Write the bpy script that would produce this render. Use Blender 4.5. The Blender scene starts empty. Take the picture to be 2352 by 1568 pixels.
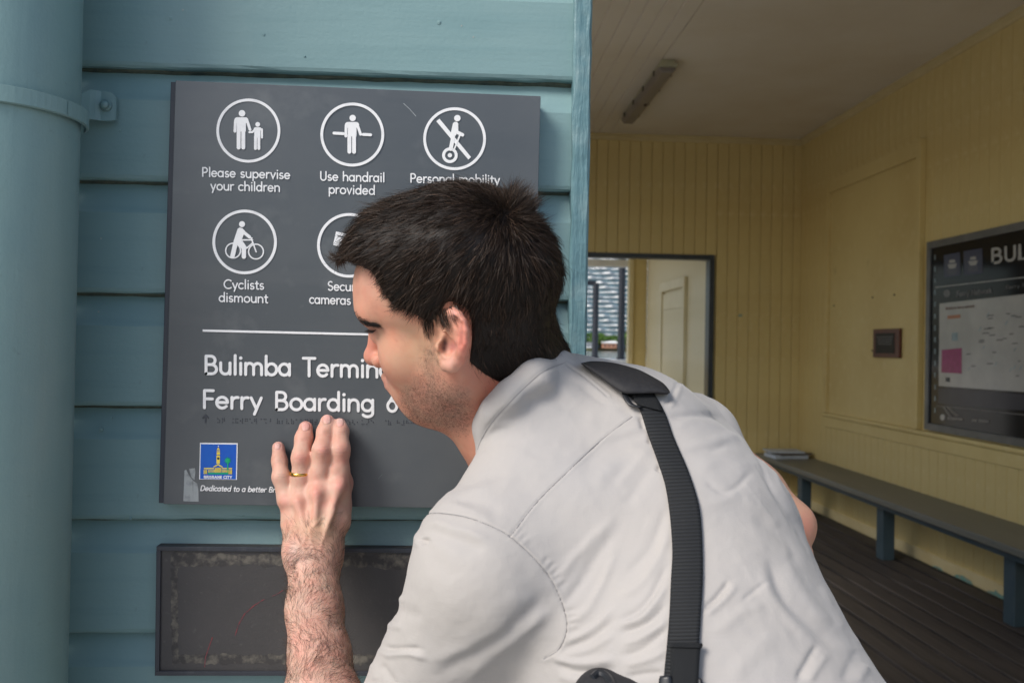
import bpy, bmesh, math, random
import numpy as np
from mathutils import Vector, Matrix
from mathutils.bvhtree import BVHTree
random.seed(4);rng=np.random.default_rng(4)
SC=bpy.context.scene
COLL=SC.collection
# ---------------- camera ----------------
FPX=2000.;CPX=(1176.,784.)
_yaw=math.atan(122/2000.);_pit=10/2000.;_rol=.0165
_f=np.array([math.sin(_yaw),math.cos(_yaw),0]);_u0=np.array([0,0,1.]);_r0=np.array([math.cos(_yaw),-math.sin(_yaw),0])
CF=_f*math.cos(_pit)+_u0*math.sin(_pit);_u1=np.cross(_r0,CF)
CR=_r0*math.cos(_rol)+_u1*math.sin(_rol);CU=_u1*math.cos(_rol)-_r0*math.sin(_rol)
CAMZ=1.38
CAM=np.array([0,0,CAMZ])
cd=bpy.data.cameras.new('camera');cam=bpy.data.objects.new('camera',cd);COLL.objects.link(cam)
cam.matrix_world=Matrix(((CR[0],CU[0],-CF[0],0),(CR[1],CU[1],-CF[1],0),(CR[2],CU[2],-CF[2],CAMZ),(0,0,0,1)))
cd.sensor_width=36;cd.lens=36*FPX/2352;cd.clip_start=.02;cd.clip_end=4000
cd.dof.use_dof=True;cd.dof.focus_distance=1.0;cd.dof.aperture_fstop=9
SC.camera=cam
# ---------------- daylight ----------------
W=bpy.data.worlds.new('World');SC.world=W;W.use_nodes=True
nt=W.node_tree;sky=nt.nodes.new('ShaderNodeTexSky');sky.sky_type='NISHITA';sky.sun_disc=False
SUN_EL=math.radians(42);SUN_AZ=math.radians(232)   # compass-style: 0 = +Y, clockwise
sky.sun_elevation=SUN_EL;sky.sun_rotation=SUN_AZ;sky.dust_density=2.0;sky.ozone_density=1.0
nt.links.new(sky.outputs[0],nt.nodes['Background'].inputs[0]);nt.nodes['Background'].inputs[1].default_value=.095
sd=bpy.data.lights.new('sun','SUN');so=bpy.data.objects.new('sun',sd);COLL.objects.link(so)
sd.energy=1.75;sd.angle=math.radians(24);sd.color=(1,.95,.88)
_dir=Vector((math.sin(SUN_AZ)*math.cos(SUN_EL),math.cos(SUN_AZ)*math.cos(SUN_EL),math.sin(SUN_EL)))
so.rotation_euler=_dir.to_track_quat('Z','Y').to_euler()
SC.view_settings.view_transform='Standard';SC.view_settings.look='None'
SC.view_settings.exposure=.70;SC.view_settings.gamma=1
SC.render.engine='CYCLES'
SC.cycles.max_bounces=8;SC.cycles.diffuse_bounces=5

# traced picture position -> point of the place at depth Y
def proj(p):
    p=np.asarray(p,float)-CAM;z=p@CF
    return np.stack([CPX[0]+FPX*(p@CR)/z,CPX[1]-FPX*(p@CU)/z],-1)
def ray(u,v):
    d=CF*FPX+CR*(u-CPX[0])-CU*(v-CPX[1]);return d
def P(u,v,Y):
    d=ray(u,v);return CAM+d*(Y/d[1])
def S(u,v,Y,rpx): return P(u,v,Y),rpx*Y/FPX

# ---------------- materials ----------------
def mat(name,col,rough=.6,noise=None,bump=None,spec=.5,metal=0,attr=None,sss=0,extra=None,coat=0):
    """noise=(scale,second colour,low,high) ; bump=(scale,strength,distance,stretch)"""
    m=bpy.data.materials.new(name);m.use_nodes=True;n=m.node_tree.nodes;l=m.node_tree.links
    b=n['Principled BSDF'];b.inputs['Roughness'].default_value=rough;b.inputs['Metallic'].default_value=metal
    b.inputs['Specular IOR Level'].default_value=spec
    if coat: b.inputs['Coat Weight'].default_value=coat
    tc=n.new('ShaderNodeTexCoord')
    src=None
    if attr:
        a=n.new('ShaderNodeAttribute');a.attribute_name=attr;src=a.outputs['Color']
    else: b.inputs['Base Color'].default_value=(*col,1)
    ns=noise if isinstance(noise,list) else ([noise] if noise else [])
    for (sc,c2,lo,hi) in ns:
        if isinstance(sc,(tuple,list)):
            mp=n.new('ShaderNodeMapping');mp.inputs['Scale'].default_value=sc;l.new(tc.outputs['Object'],mp.inputs[0]);v=mp.outputs[0];s=1
        else: v=tc.outputs['Object'];s=sc
        t=n.new('ShaderNodeTexNoise');t.inputs['Scale'].default_value=s;t.inputs['Detail'].default_value=8;t.inputs['Roughness'].default_value=.6
        l.new(v,t.inputs['Vector'])
        r=n.new('ShaderNodeMapRange');r.inputs[1].default_value=lo;r.inputs[2].default_value=hi;l.new(t.outputs[0],r.inputs[0])
        x=n.new('ShaderNodeMix');x.data_type='RGBA'
        l.new(r.outputs[0],x.inputs[0])
        if src is None: x.inputs[6].default_value=(*col,1)
        else: l.new(src,x.inputs[6])
        x.inputs[7].default_value=(*c2,1);src=x.outputs[2]
    if src is not None: l.new(src,b.inputs['Base Color'])
    bs=bump if isinstance(bump,list) else ([bump] if bump else [])
    prev=None
    for (sc,st,di) in bs:
        if isinstance(sc,(tuple,list)):
            mp=n.new('ShaderNodeMapping');mp.inputs['Scale'].default_value=sc;l.new(tc.outputs['Object'],mp.inputs[0]);v=mp.outputs[0];s=1
        else: v=tc.outputs['Object'];s=sc
        t=n.new('ShaderNodeTexNoise');t.inputs['Scale'].default_value=s;t.inputs['Detail'].default_value=6;l.new(v,t.inputs['Vector'])
        u=n.new('ShaderNodeBump');u.inputs['Strength'].default_value=st;u.inputs['Distance'].default_value=di
        l.new(t.outputs[0],u.inputs['Height'])
        if prev: l.new(prev,u.inputs['Normal'])
        prev=u.outputs[0]
    if prev: l.new(prev,b.inputs['Normal'])
    if sss:
        b.inputs['Subsurface Weight'].default_value=sss;b.inputs['Subsurface Radius'].default_value=(1,.35,.2);b.inputs['Subsurface Scale'].default_value=.0035
    if extra: extra(m,n,l,b,tc)
    return m
TEAL=(.205,.335,.345)
M={}
M['teal']=mat('teal_paint',TEAL,.42,[(2.2,(.245,.375,.38),.45,.75),((2,34,34),(.17,.295,.31),.5,.75),(55,(.16,.25,.24),.66,.80)],[((6,70,70),.22,.003),(180,.18,.002),(9,.15,.006)])
M['tealpipe']=mat('teal_pipe_paint',TEAL,.4,[(3,(.25,.38,.365),.45,.75),(70,(.16,.25,.24),.66,.80)],[((50,50,5),.3,.003),(220,.15,.002)])
M['tealrough']=mat('teal_flaking_paint',(.12,.235,.265),.45,[(25,(.18,.29,.31),.5,.7)],[((120,120,14),.9,.004),(60,.5,.004)])
M['sign']=mat('sign_charcoal',(.070,.082,.094),.30,[(3.,(.115,.125,.132),.38,.72),((3,3,26),(.09,.10,.11),.5,.8),(11,(.17,.18,.185),.55,.88),(90,(.10,.11,.12),.62,.8)],[(260,.05,.001)],spec=.6)
M['signedge']=mat('sign_edge',(.035,.042,.058),.45,(8,(.05,.055,.07),.4,.7))
M['white']=mat('white_print',(.86,.87,.88),.5,(60,(.7,.71,.73),.5,.8))
M['residue']=mat('tape_residue',(.33,.36,.37),.7,(90,(.2,.22,.23),.5,.7))
M['blue']=mat('blue_print',(.0,.09,.52),.45,(40,(.0,.12,.5),.4,.8))
M['yel']=mat('yellow_print',(.80,.62,.04),.5,(80,(.75,.68,.2),.4,.7))
M['grn']=mat('green_print',(.0,.42,.13),.5,(80,(.0,.38,.22),.4,.7))
M['slate']=mat('worn_slate',(.066,.062,.062),.55,[(6,(.085,.078,.078),.45,.7),(140,(.11,.105,.10),.60,.8)],[(400,.35,.001),(30,.3,.002)])
M['slaterim']=mat('slate_rim',(.040,.045,.058),.4,(50,(.075,.08,.09),.55,.75),[(100,.2,.001)])
M['slatewear']=mat('chalky_wear',(.17,.155,.13),.8,[(70,(.06,.056,.055),.38,.56)],[(300,.4,.001)])
M['redpen']=mat('red_pen',(.30,.05,.06),.6,(200,(.12,.06,.07),.4,.6))
CREAM=(.64,.52,.235)
M['yellow']=mat('cream_yellow_paint',CREAM,.5,[(1.3,(.57,.44,.185),.4,.7),(14,(.67,.56,.28),.55,.8),(5,(.42,.33,.15),.64,.85)],[((70,70,6),.2,.002)])
M['yellow2']=mat('pale_cream_paint',(.72,.66,.47),.45,[(2,(.60,.54,.34),.4,.7)],[((70,70,6),.2,.002)])
M['ceil']=mat('ceiling_paint',(.74,.70,.63),.5,[(1.1,(.66,.60,.50),.4,.7)],[(40,.1,.002)])
M['trim']=mat('cream_trim',(.62,.53,.30),.45,(5,(.56,.46,.24),.4,.7))
M['darkframe']=mat('dark_blue_frame',(.022,.032,.045),.35,(12,(.035,.045,.06),.4,.7))
M['floorb']=mat('dark_deck_timber',(.062,.053,.048),.6,[((26,1.5,26),(.028,.024,.022),.4,.62),((14,.8,14),(.12,.105,.095),.55,.8)],[((80,5,80),.5,.004)])
M['seatp']=mat('grey_bench_paint',(.12,.125,.11),.42,[((5,1,5),(.15,.15,.13),.4,.7)],[((50,4,50),.25,.002)])
M['legp']=mat('slate_blue_paint',(.035,.062,.080),.42,(6,(.055,.085,.105),.4,.7))
M['alu']=mat('grey_frame_metal',(.13,.135,.135),.42,(9,(.18,.185,.185),.4,.7),metal=.3)
M['black']=mat('poster_black',(.008,.009,.011),.10,(5,(.012,.012,.015),.4,.7),spec=.2)
M['postwhite']=mat('poster_white',(.36,.36,.34),.15,(6,(.43,.42,.40),.4,.7),spec=.3)
M['postgrey']=mat('poster_grey',(.05,.05,.06),.15,(6,(.06,.06,.07),.4,.7),spec=.15)
M['posttext']=mat('poster_lettering',(.40,.40,.38),.3,(40,(.3,.3,.3),.4,.7))
M['postdim']=mat('poster_small_print',(.13,.13,.135),.3,(40,(.08,.08,.09),.4,.7))
M['postnavy']=mat('poster_navy',(.035,.045,.09),.3,(40,(.05,.06,.11),.4,.7))
M['magenta']=mat('poster_magenta',(.24,.015,.10),.2,(30,(.3,.02,.14),.4,.7),spec=.3)
M['mapline']=mat('map_lines',(.22,.30,.33),.3,(30,(.12,.16,.18),.4,.7))
M['wood']=mat('red_brown_wood',(.12,.035,.02),.4,((8,40,40),(.08,.022,.014),.4,.6))
M['plate']=mat('plaque_plate',(.010,.009,.008),.4,(30,(.018,.015,.013),.4,.7),spec=.2)
M['lamp']=mat('grey_diffuser',(.20,.18,.17),.3,(6,(.24,.22,.20),.4,.7))
M['lampend']=mat('lamp_end_cap',(.42,.42,.30),.4,(20,(.35,.35,.25),.4,.7))
M['book']=mat('pale_booklet',(.45,.50,.56),.5,(30,(.38,.42,.48),.4,.7))
M['bookd']=mat('dark_booklet',(.10,.085,.07),.5,(30,(.15,.13,.1),.4,.7))
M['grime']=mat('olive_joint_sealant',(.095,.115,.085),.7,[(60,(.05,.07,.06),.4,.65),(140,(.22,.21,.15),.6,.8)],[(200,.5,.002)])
M['chip']=mat('pale_paint_chip',(.36,.42,.40),.6,(200,(.2,.26,.26),.4,.7))
M['screw']=mat('rusty_screw',(.03,.022,.016),.6,(300,(.06,.04,.03),.4,.7))
M['tealold']=mat('old_green_paint',(.12,.32,.28),.6,(40,(.30,.30,.22),.45,.6))
M['concrete']=mat('pale_paving',(.40,.38,.35),.8,[(1.5,(.34,.32,.29),.4,.7)],[(60,.3,.003)])
M['whiteconc']=mat('white_rendered_wall',(.78,.78,.76),.7,(6,(.70,.70,.68),.4,.7))
M['steel']=mat('dark_blue_steel',(.018,.024,.036),.4,(10,(.03,.035,.05),.4,.7))
M['river']=mat('river_water',(.16,.19,.18),.12,(.05,(.20,.22,.20),.4,.7),[((.6,.6,.6),.5,.3)])
M['bank']=mat('river_bank',(.14,.18,.06),.9,(.1,(.25,.22,.15),.4,.6))
M['leaf']=mat('foliage',(.12,.24,.04),.6,(.3,(.07,.15,.03),.35,.65))
M['leaf2']=mat('bright_foliage',(.34,.42,.05),.6,(.3,(.14,.22,.04),.35,.65))
M['trunk']=mat('bark',(.10,.07,.05),.8,(2,(.07,.05,.04),.4,.6))
M['slab']=mat('white_balcony',(.84,.85,.86),.5,(.5,(.78,.80,.82),.4,.7))
M['glass']=mat('tower_glazing',(.26,.48,.60),.6,(.35,(.20,.38,.47),.4,.6))
M['brickw']=mat('terracotta_wall',(.45,.22,.14),.8,(1,(.38,.2,.13),.4,.6))
M['shirt']=None;M['skin']=None
def shirt_extra(m,n,l,b,tc):
    b.inputs['Sheen Weight'].default_value=.25;b.inputs['Sheen Roughness'].default_value=.5
M['shirt']=mat('white_cotton',(.445,.420,.398),.85,[(4,(.405,.393,.39),.4,.7)],[((700,700,90),.22,.0006),((90,90,700),.22,.0006),(45,.22,.003),(16,.2,.006)],spec=.2,extra=shirt_extra)
M['skin']=mat('skin',(.6,.36,.26),.54,[(55,(.50,.24,.17),.56,.86)],[(420,.28,.0007),(90,.15,.0012)],attr='Col',sss=.22,spec=.4)
def hair_extra(m,n,l,b,tc):
    b.inputs['Anisotropic'].default_value=.4
M['hair']=mat('dark_brown_hair',(.014,.0095,.0075),.46,None,attr='Col',spec=.22,extra=hair_extra)
M['armhair']=mat('brown_arm_hair',(.045,.025,.016),.5,(40,(.07,.04,.025),.45,.75))
M['lash']=mat('dark_lashes',(.012,.008,.007),.6,(90,(.02,.012,.01),.4,.7))
M['seam']=mat('seam_thread_shade',(.30,.29,.29),.9,(90,(.36,.35,.35),.4,.7))  # thread colour darkened to carry the shadow line of the stitching
M['gold']=mat('gold',(.80,.48,.12),.22,(50,(.7,.42,.1),.4,.7),metal=1)
def web_extra(m,n,l,b,tc):
    w=n.new('ShaderNodeTexWave');w.wave_type='BANDS';w.bands_direction='Y';w.inputs['Scale'].default_value=48;w.inputs['Distortion'].default_value=.4
    l.new(tc.outputs['UV'],w.inputs['Vector'])
    u=n.new('ShaderNodeBump');u.inputs['Strength'].default_value=.45;u.inputs['Distance'].default_value=.001;l.new(w.outputs['Fac'],u.inputs['Height']);l.new(u.outputs[0],b.inputs['Normal'])
    r=n.new('ShaderNodeMapRange');l.new(w.outputs['Fac'],r.inputs[0]);x=n.new('ShaderNodeMix');x.data_type='RGBA';l.new(r.outputs[0],x.inputs[0])
    x.inputs[6].default_value=(.009,.010,.011,1);x.inputs[7].default_value=(.020,.022,.025,1);l.new(x.outputs[2],b.inputs['Base Color'])
M['web']=mat('black_webbing',(.015,.016,.018),.7,spec=.3,extra=web_extra)
M['pad']=mat('black_pad_fabric',(.022,.022,.025),.65,(200,(.03,.03,.032),.4,.7),[((500,60,500),.4,.001)],spec=.3)
M['plastic']=mat('black_plastic',(.014,.015,.018),.35,(30,(.02,.022,.026),.4,.7))
M['navy']=mat('dark_trousers',(.03,.033,.045),.85,(60,(.04,.044,.06),.4,.7))
M['leather']=mat('shoe_leather',(.03,.02,.015),.4,(20,(.04,.03,.02),.4,.7))
# ---------------- object helpers ----------------
def link(name,me,m=None,parent=None,smooth=False):
    if m is not None and len(me.materials)==0: me.materials.append(m)
    o=bpy.data.objects.new(name,me);COLL.objects.link(o)
    if parent is not None: o.parent=parent
    if smooth: me.polygons.foreach_set('use_smooth',[True]*len(me.polygons))
    return o
def tag(o,label=None,cat=None,group=None,kind=None):
    if label:o['label']=label
    if cat:o['category']=cat
    if group:o['group']=group
    if kind:o['kind']=kind
    return o
def empty(name,loc=(0,0,0),**k):
    o=bpy.data.objects.new(name,None);COLL.objects.link(o);o.empty_display_size=.05
    o.location=loc;return tag(o,**k)
def put(parent,*obs):
    """parent objects built in world coordinates under an empty that sits elsewhere"""
    for o in obs:
        o.parent=parent;o.location=Vector(o.location)-Vector(parent.location)
class MB:
    def __init__(s): s.v=[];s.f=[]
    def add(s,v,f):
        k=len(s.v);s.v+= [tuple(map(float,x)) for x in v];s.f+=[tuple(int(i)+k for i in q) for q in f];return s
    def box(s,x0,x1,y0,y1,z0,z1):
        v=[(x,y,z) for x in (x0,x1) for y in (y0,y1) for z in (z0,z1)]
        return s.add(v,[(0,1,3,2),(4,6,7,5),(0,4,5,1),(2,3,7,6),(0,2,6,4),(1,5,7,3)])
    def prism(s,poly,a,b,axis):
        """extrude a closed 2-D outline between a and b along an axis (0,1,2); outline gives the other two in order"""
        n=len(poly);v=[]
        for t in (a,b):
            for p in poly:
                q=list(p);q.insert(axis,t);v.append(q)
        f=[tuple(range(n))[::-1],tuple(range(n,2*n))]+[(i,(i+1)%n,n+(i+1)%n,n+i) for i in range(n)]
        return s.add(v,f)
    def cyl(s,a,b,ra,rb=None,n=16,cap=True):
        a=np.array(a,float);b=np.array(b,float);rb=ra if rb is None else rb
        d=b-a;d/=np.linalg.norm(d);x=np.cross(d,[0,0,1] if abs(d[2])<.9 else [1,0,0]);x/=np.linalg.norm(x);y=np.cross(d,x)
        v=[a+ra*(math.cos(t)*x+math.sin(t)*y) for t in np.linspace(0,2*math.pi,n,endpoint=False)]
        v+=[b+rb*(math.cos(t)*x+math.sin(t)*y) for t in np.linspace(0,2*math.pi,n,endpoint=False)]
        f=[(i,(i+1)%n,n+(i+1)%n,n+i) for i in range(n)]
        if cap:f+=[tuple(range(n))[::-1],tuple(range(n,2*n))]
        return s.add(v,f)
    def mesh(s,name='m',bevel=0,seg=2):
        me=bpy.data.meshes.new(name);me.from_pydata(s.v,[],s.f)
        bm=bmesh.new();bm.from_mesh(me);bmesh.ops.recalc_face_normals(bm,faces=bm.faces)
        if bevel: bmesh.ops.bevel(bm,geom=bm.edges[:],offset=bevel,segments=seg,affect='EDGES',profile=.5,clamp_overlap=True)
        bm.to_mesh(me);bm.free();me.update();return me
def mk(name,mb,m,parent=None,bevel=0,smooth=False,**k):
    return tag(link(name,mb.mesh(name,bevel),m,parent,smooth),**k)
def npmesh(name,v,f,m,parent=None,col=None,smooth=True):
    me=bpy.data.meshes.new(name);v=np.asarray(v,np.float32);f=np.asarray(f)
    me.vertices.add(len(v));me.vertices.foreach_set('co',v.ravel())
    k=f.shape[1];me.loops.add(f.size);me.loops.foreach_set('vertex_index',f.ravel().astype(np.int32))
    me.polygons.add(len(f));me.polygons.foreach_set('loop_start',np.arange(0,f.size,k,dtype=np.int32))
    try: me.polygons.foreach_set('loop_total',np.full(len(f),k,np.int32))
    except Exception: pass
    if col is not None:
        a=me.color_attributes.new('Col','FLOAT_COLOR','POINT');c=np.ones((len(v),4),np.float32);c[:,:3]=col;a.data.foreach_set('color',c.ravel())
    me.update(calc_edges=True);me.validate()
    return link(name,me,m,parent,smooth)

# ================= SETTING =================
# ground, river, far bank
g=mk('ground',MB().box(-60,60,-60,16,-.35,0),M['concrete'],kind='structure')
mk('river',MB().box(-900,900,16.01,560,-1.2,-.95),M['river'],kind='structure')
mk('river_bank',MB().box(-900,900,560,2600,-1.1,.9),M['bank'],kind='structure')
RX=3.08;FY=7.71;H=3.29
# floor
fl=empty('floor',(0,0,0),kind='structure')
mk('under_floor',MB().box(.02,RX-.01,1.0,10.9,.0005,.003),M['darkframe'],fl)
bw=.118
bme=MB().prism([(-bw/2+.003,.030),(bw/2-.003,.030),(bw/2-.001,.052),(bw/2-.006,.056),(-bw/2+.006,.056),(-bw/2+.001,.052)],1.2,10.7,1).mesh('floorboard')
# (outline is given as x,z)
k=0
x=.06
while x<RX-.03:
    o=link('floorboard',bme,M['floorb'],fl);o.location=(x,0,-.026+random.uniform(-.002,.002))
    x+=bw+.019
FZ=.030
# ceiling
ce=empty('ceiling',(0,0,H),kind='structure')
cb=MB().prism([(-.049,0),(-.044,-.006),(.044,-.006),(.049,0),(.049,.014),(-.049,.014)],1.25,FY,1).mesh('ceiling_board')
x=.06
while x<1.28:
    o=link('ceiling_board',cb,M['ceil'],ce);o.location=(x,0,0);x+=.1
mk('ceiling_sheet',MB().box(1.31,RX,1.25,FY,-.006,.014),M['ceil'],ce)
mk('roof_slab',MB().box(-.3,RX+.5,.75,11.2,.03,.16),M['slab'],ce)
mk('cornice',MB().prism([(FY-.045,H-.006),(FY-.05,H-.02),(FY-.022,H-.038),(FY-.02,H-.055),(FY-.001,H-.06),(FY-.001,H-.006)],.1,RX-.001,0),M['trim'],None)
cor=bpy.data.objects['cornice'];put(ce,cor)
co2=mk('cornice',MB().prism([(RX-.045,H-.006),(RX-.05,H-.02),(RX-.022,H-.038),(RX-.02,H-.055),(RX-.001,H-.06),(RX-.001,H-.006)],1.3,FY-.05,1),M['trim']);put(ce,co2)
# far wall with doorway
fw=empty('partition_wall',(1.6,FY,0),label='mustard yellow board partition at the end of the waiting room with the open doorway',cat='wall')
DX0,DX1,DZ=.95,2.277,2.22
bp=.1
def vboard(L): return MB().prism([(-bp/2+.0005,0),(-bp/2+.0045,-.0075),(bp/2-.0045,-.0075),(bp/2-.0005,0),(bp/2-.0005,.012),(-bp/2+.0005,.012)],0,L,2).mesh('wall_board')
full=vboard(H-.01);over=vboard(H-DZ-.01)
mk('wall_core',MB().box(0,DX0-.04,.014,.09,0,H).box(DX1+.0,RX+.1,.014,.09,0,H).box(DX0-.04,DX1,.014,.09,DZ,H),M['yellow'],fw).location=(-1.6,0,0)
x=.05
while x<RX-.02:
    top=(DX0-.02<x<DX1+.0)
    o=link('wall_board',over if top else full,M['yellow'],fw);o.location=(x-1.6,0,DZ if top else 0);x+=bp
df=empty('door_frame',(DX1,FY,0),label='dark blue frame around the open doorway in the yellow partition',cat='door frame')
mk('jamb',MB().box(-.042,.004,-.022,.10,0,DZ-.04),M['darkframe'],df,.003)
mk('jamb',MB().box(DX0-DX1-.004,DX0-DX1+.04,-.022,.10,0,DZ-.04),M['darkframe'],df,.003)
mk('head',MB().box(DX0-DX1-.004,.004,-.022,.10,DZ-.039,DZ+.004),M['darkframe'],df,.003)
# small chips and screws on the partition
for (u,v,r) in ((1700,724,5),):
    p=P(u,v,FY-.009);mk('paint_chip',MB().add([(p[0]-.02,FY-.0095,p[2]),(p[0]-.006,FY-.0095,p[2]+.012),(p[0]+.02,FY-.0095,p[2]+.009),(p[0]+.018,FY-.0095,p[2]-.009),(p[0]-.01,FY-.0095,p[2]-.012)],[(0,1,2,3,4)]),M['tealold'],None)
    o=bpy.data.objects['paint_chip'];put(fw,o)
# right wall
rw=empty('side_wall',(RX,4.5,0),label='long yellow board side wall of the waiting room behind the bench',cat='wall')
wb=MB().prism([(0,-bp/2+.0005),(-.0075,-bp/2+.0045),(-.0075,bp/2-.0045),(0,bp/2-.0005),(.012,bp/2-.0005),(.012,-bp/2+.0005)],0,H-.01,2).mesh('wall_board')
y=1.35
while y<FY-.02:
    o=link('wall_board',wb,M['yellow'],rw);o.location=(0,y-4.5,0);y+=bp
mk('wall_core',MB().box(.014,.10,1.25-4.5,FY-4.5,0,H),M['yellow'],rw)
# blocked-up doorway on the side wall: sheet, head rail, stile, chair rail
y0,y1=5.645,7.05
mk('cover_panel',MB().box(-.0125,-.0078,y0-4.5,y1-4.5,.87,2.78),M['yellow'],rw)
mk('panel_rail',MB().box(-.036,-.0127,y0-4.5+.002,y1-4.5-.002,2.69,2.798),M['yellow'],rw,.003)
mk('panel_stile',MB().box(-.050,-.0079,y0-.055-4.5,y0-4.5-.001,.871,2.80),M['yellow'],rw,.003)
mk('panel_stile',MB().box(-.036,-.0079,y1-4.5+.001,y1+.05-4.5,.871,2.80),M['yellow'],rw,.003)
mk('chair_rail',MB().prism([(-.0079,.75),(-.020,.755),(-.022,.83),(-.034,.845),(-.034,.866),(-.0079,.87)],1.3-4.5,7.13-4.5,1),M['yellow'],rw)
mk('skirting',MB().box(-.022,-.0079,1.3-4.5,FY-4.5-.01,.012,.085),M['trim'],rw,.003)
mb=MB()
for (a,b,h) in ((4.62,4.85,.022),(4.98,5.18,.030),(5.3,5.42,.015),(4.72,4.8,.035)):
    mb.prism([(a-4.5,.012),(b-4.5,.012),(b-4.5-.03,.012+h*.6),((a+b)/2-4.5,.012+h),(a-4.5+.02,.012+h*.7)],-.0235-h*.01,-.0222,0)
mk('flaked_paint',mb,M['tealold'],rw)
for (u,v) in ((2005,683),(2055,677),(2004,805),(2055,374),(2145,618),(1916,702)):
    d=ray(u,v);p=CAM+d*((RX-.013)/d[0]);mk('screw',MB().cyl(p-[.001,0,0],p+[-.005,0,0],.007,n=8),M['screw'],None);o=bpy.data.objects[[n for n in bpy.data.objects.keys() if n.startswith('screw')][-1]];put(rw,o)
lw=mk('hidden_side_wall',MB().box(-.14,-.005,1.25,2.3,0,H).box(-.14,-.005,6.9,FY,0,H).box(-.14,-.005,2.301,6.899,0,.9).box(-.14,-.005,2.301,6.899,2.8,H),M['yellow'],label='unseen inner yellow wall behind the teal weatherboards, with an opening added to let light in',cat='wall');lw.name='inner_wall'  # wall out of view; the wide gap is added to brighten the room
# next room
nr=empty('passage_wall',(2.27,9.2,0),label='pale cream board wall with a narrow door seen through the doorway',cat='wall')
wb2=MB().prism([(0,-.0495),(-.006,-.045),(-.006,.045),(0,.0495),(.012,.0495),(.012,-.0495)],0,2.9,2).mesh('wall_board')
y=7.87
while y<10.40:
    if 8.72<y<9.70:pass
    o=link('wall_board',wb2,M['yellow2'],nr);o.location=(0,y-9.2,0);y+=.1
mk('wall_core',MB().box(.014,.10,7.82-9.2,10.5-9.2,0,3.2),M['yellow2'],nr)
pd=empty('passage_door',(2.255,9.2,0),label='narrow cream boarded door with raised frame in the passage wall',cat='door')
ya,yb=8.54-9.2,9.60-9.2
mk('door_frame',MB().box(-.03,-.002+.01,ya,ya+.09,0,2.0).box(-.03,.008,yb-.09,yb,0,2.0).box(-.03,.008,ya,yb,2.001,2.10),M['yellow2'],pd,.003)
mk('rail',MB().box(-.012,.007,ya+.092,yb-.092,1.80,1.97),M['yellow2'],pd,.002)
dbm=MB().prism([(-.008,-.042),(-.012,-.038),(-.012,.038),(-.008,.042),(.005,.042),(.005,-.042)],.02,1.797,2).mesh('door_board')
for i in range(10):
    o=link('door_board',dbm,M['yellow2'],pd);o.location=(0,ya+.092+.044+i*.0875,0)
mk('hinge',MB().box(-.018,-.0125,ya+.1,ya+.125,1.55,1.66),M['screw'],pd)
ew=empty('end_wall',(1.6,10.45,0),label='yellow end wall with the wide window opening towards the river',cat='wall')
for (n,x0,x1,z0,z1) in (('wall_panel',2.10,2.268,0,3.0),):
    mk(n,MB().box(x0-1.6,x1-1.6,0,.08,z0,z1),M['yellow'],ew)
mk('window_post',MB().box(2.045-1.6,2.099-1.6,-.03,.10,0,2.47),M['trim'],ew,.004)
mk('window_head',MB().box(.1-1.6,2.098-1.6,-.012,.08,2.475,2.56),M['lampend'],ew,.004)
mk('window_lintel',MB().box(.1-1.6,2.044-1.6,.10,.24,2.37,2.455),M['whiteconc'],ew)
mk('window_sill',MB().box(.1-1.6,2.044-1.6,-.02,.16,1.14,1.19),M['whiteconc'],ew,.004)
mk('wall_panel',MB().box(.1-1.6,2.044-1.6,0,.08,0,1.139),M['yellow'],ew)
mk('wall_panel',MB().box(.1-1.6,2.098-1.6,0,.08,2.562,3.1),M['yellow'],ew)
for i in range(5):
    mk('bracket',MB().box(.9+i*.33-1.6,.93+i*.33-1.6,-.05,-.013,2.50,2.57),M['screw'],ew)
mk('passage_ceiling',MB().box(0,2.4,7.82,10.5,2.95,3.0),M['ceil'],kind='structure')
# outdoors beyond the window
def post(u,v0,v1,Y,w,label):
    a=P(u,v0,Y);b=P(u,v1,Y);h=a[2]-b[2]
    e=empty('steel_post',(b[0],Y,b[2]),label=label,cat='post')
    mk('shaft',MB().cyl((0,0,0),(0,0,h),w/2,n=14),M['steel'],e,smooth=False)
    mk('base_ring',MB().cyl((0,0,-.01),(0,0,.03),w/2+.015,n=14),M['steel'],e)
    return e
pa=post(1366,650,822,13.0,.095,'thinner dark steel post with a side arm, left of the pair in the window view')
mk('side_arm',MB().box(-.9,.0,-.03,.03,P(1366,655,13)[2]-P(1366,822,13)[2],P(1366,645,13)[2]-P(1366,822,13)[2]),M['steel'],pa)
post(1426,560,826,12.6,.105,'thicker dark steel post right of the pair in the window view')
zz=P(1400,824,13)[2]
mk('parapet',MB().box(-3,8,12.2,13.4,0,zz),M['whiteconc'],None,.01,label='low white wall outside the far window under the dark posts',cat='wall')
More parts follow.
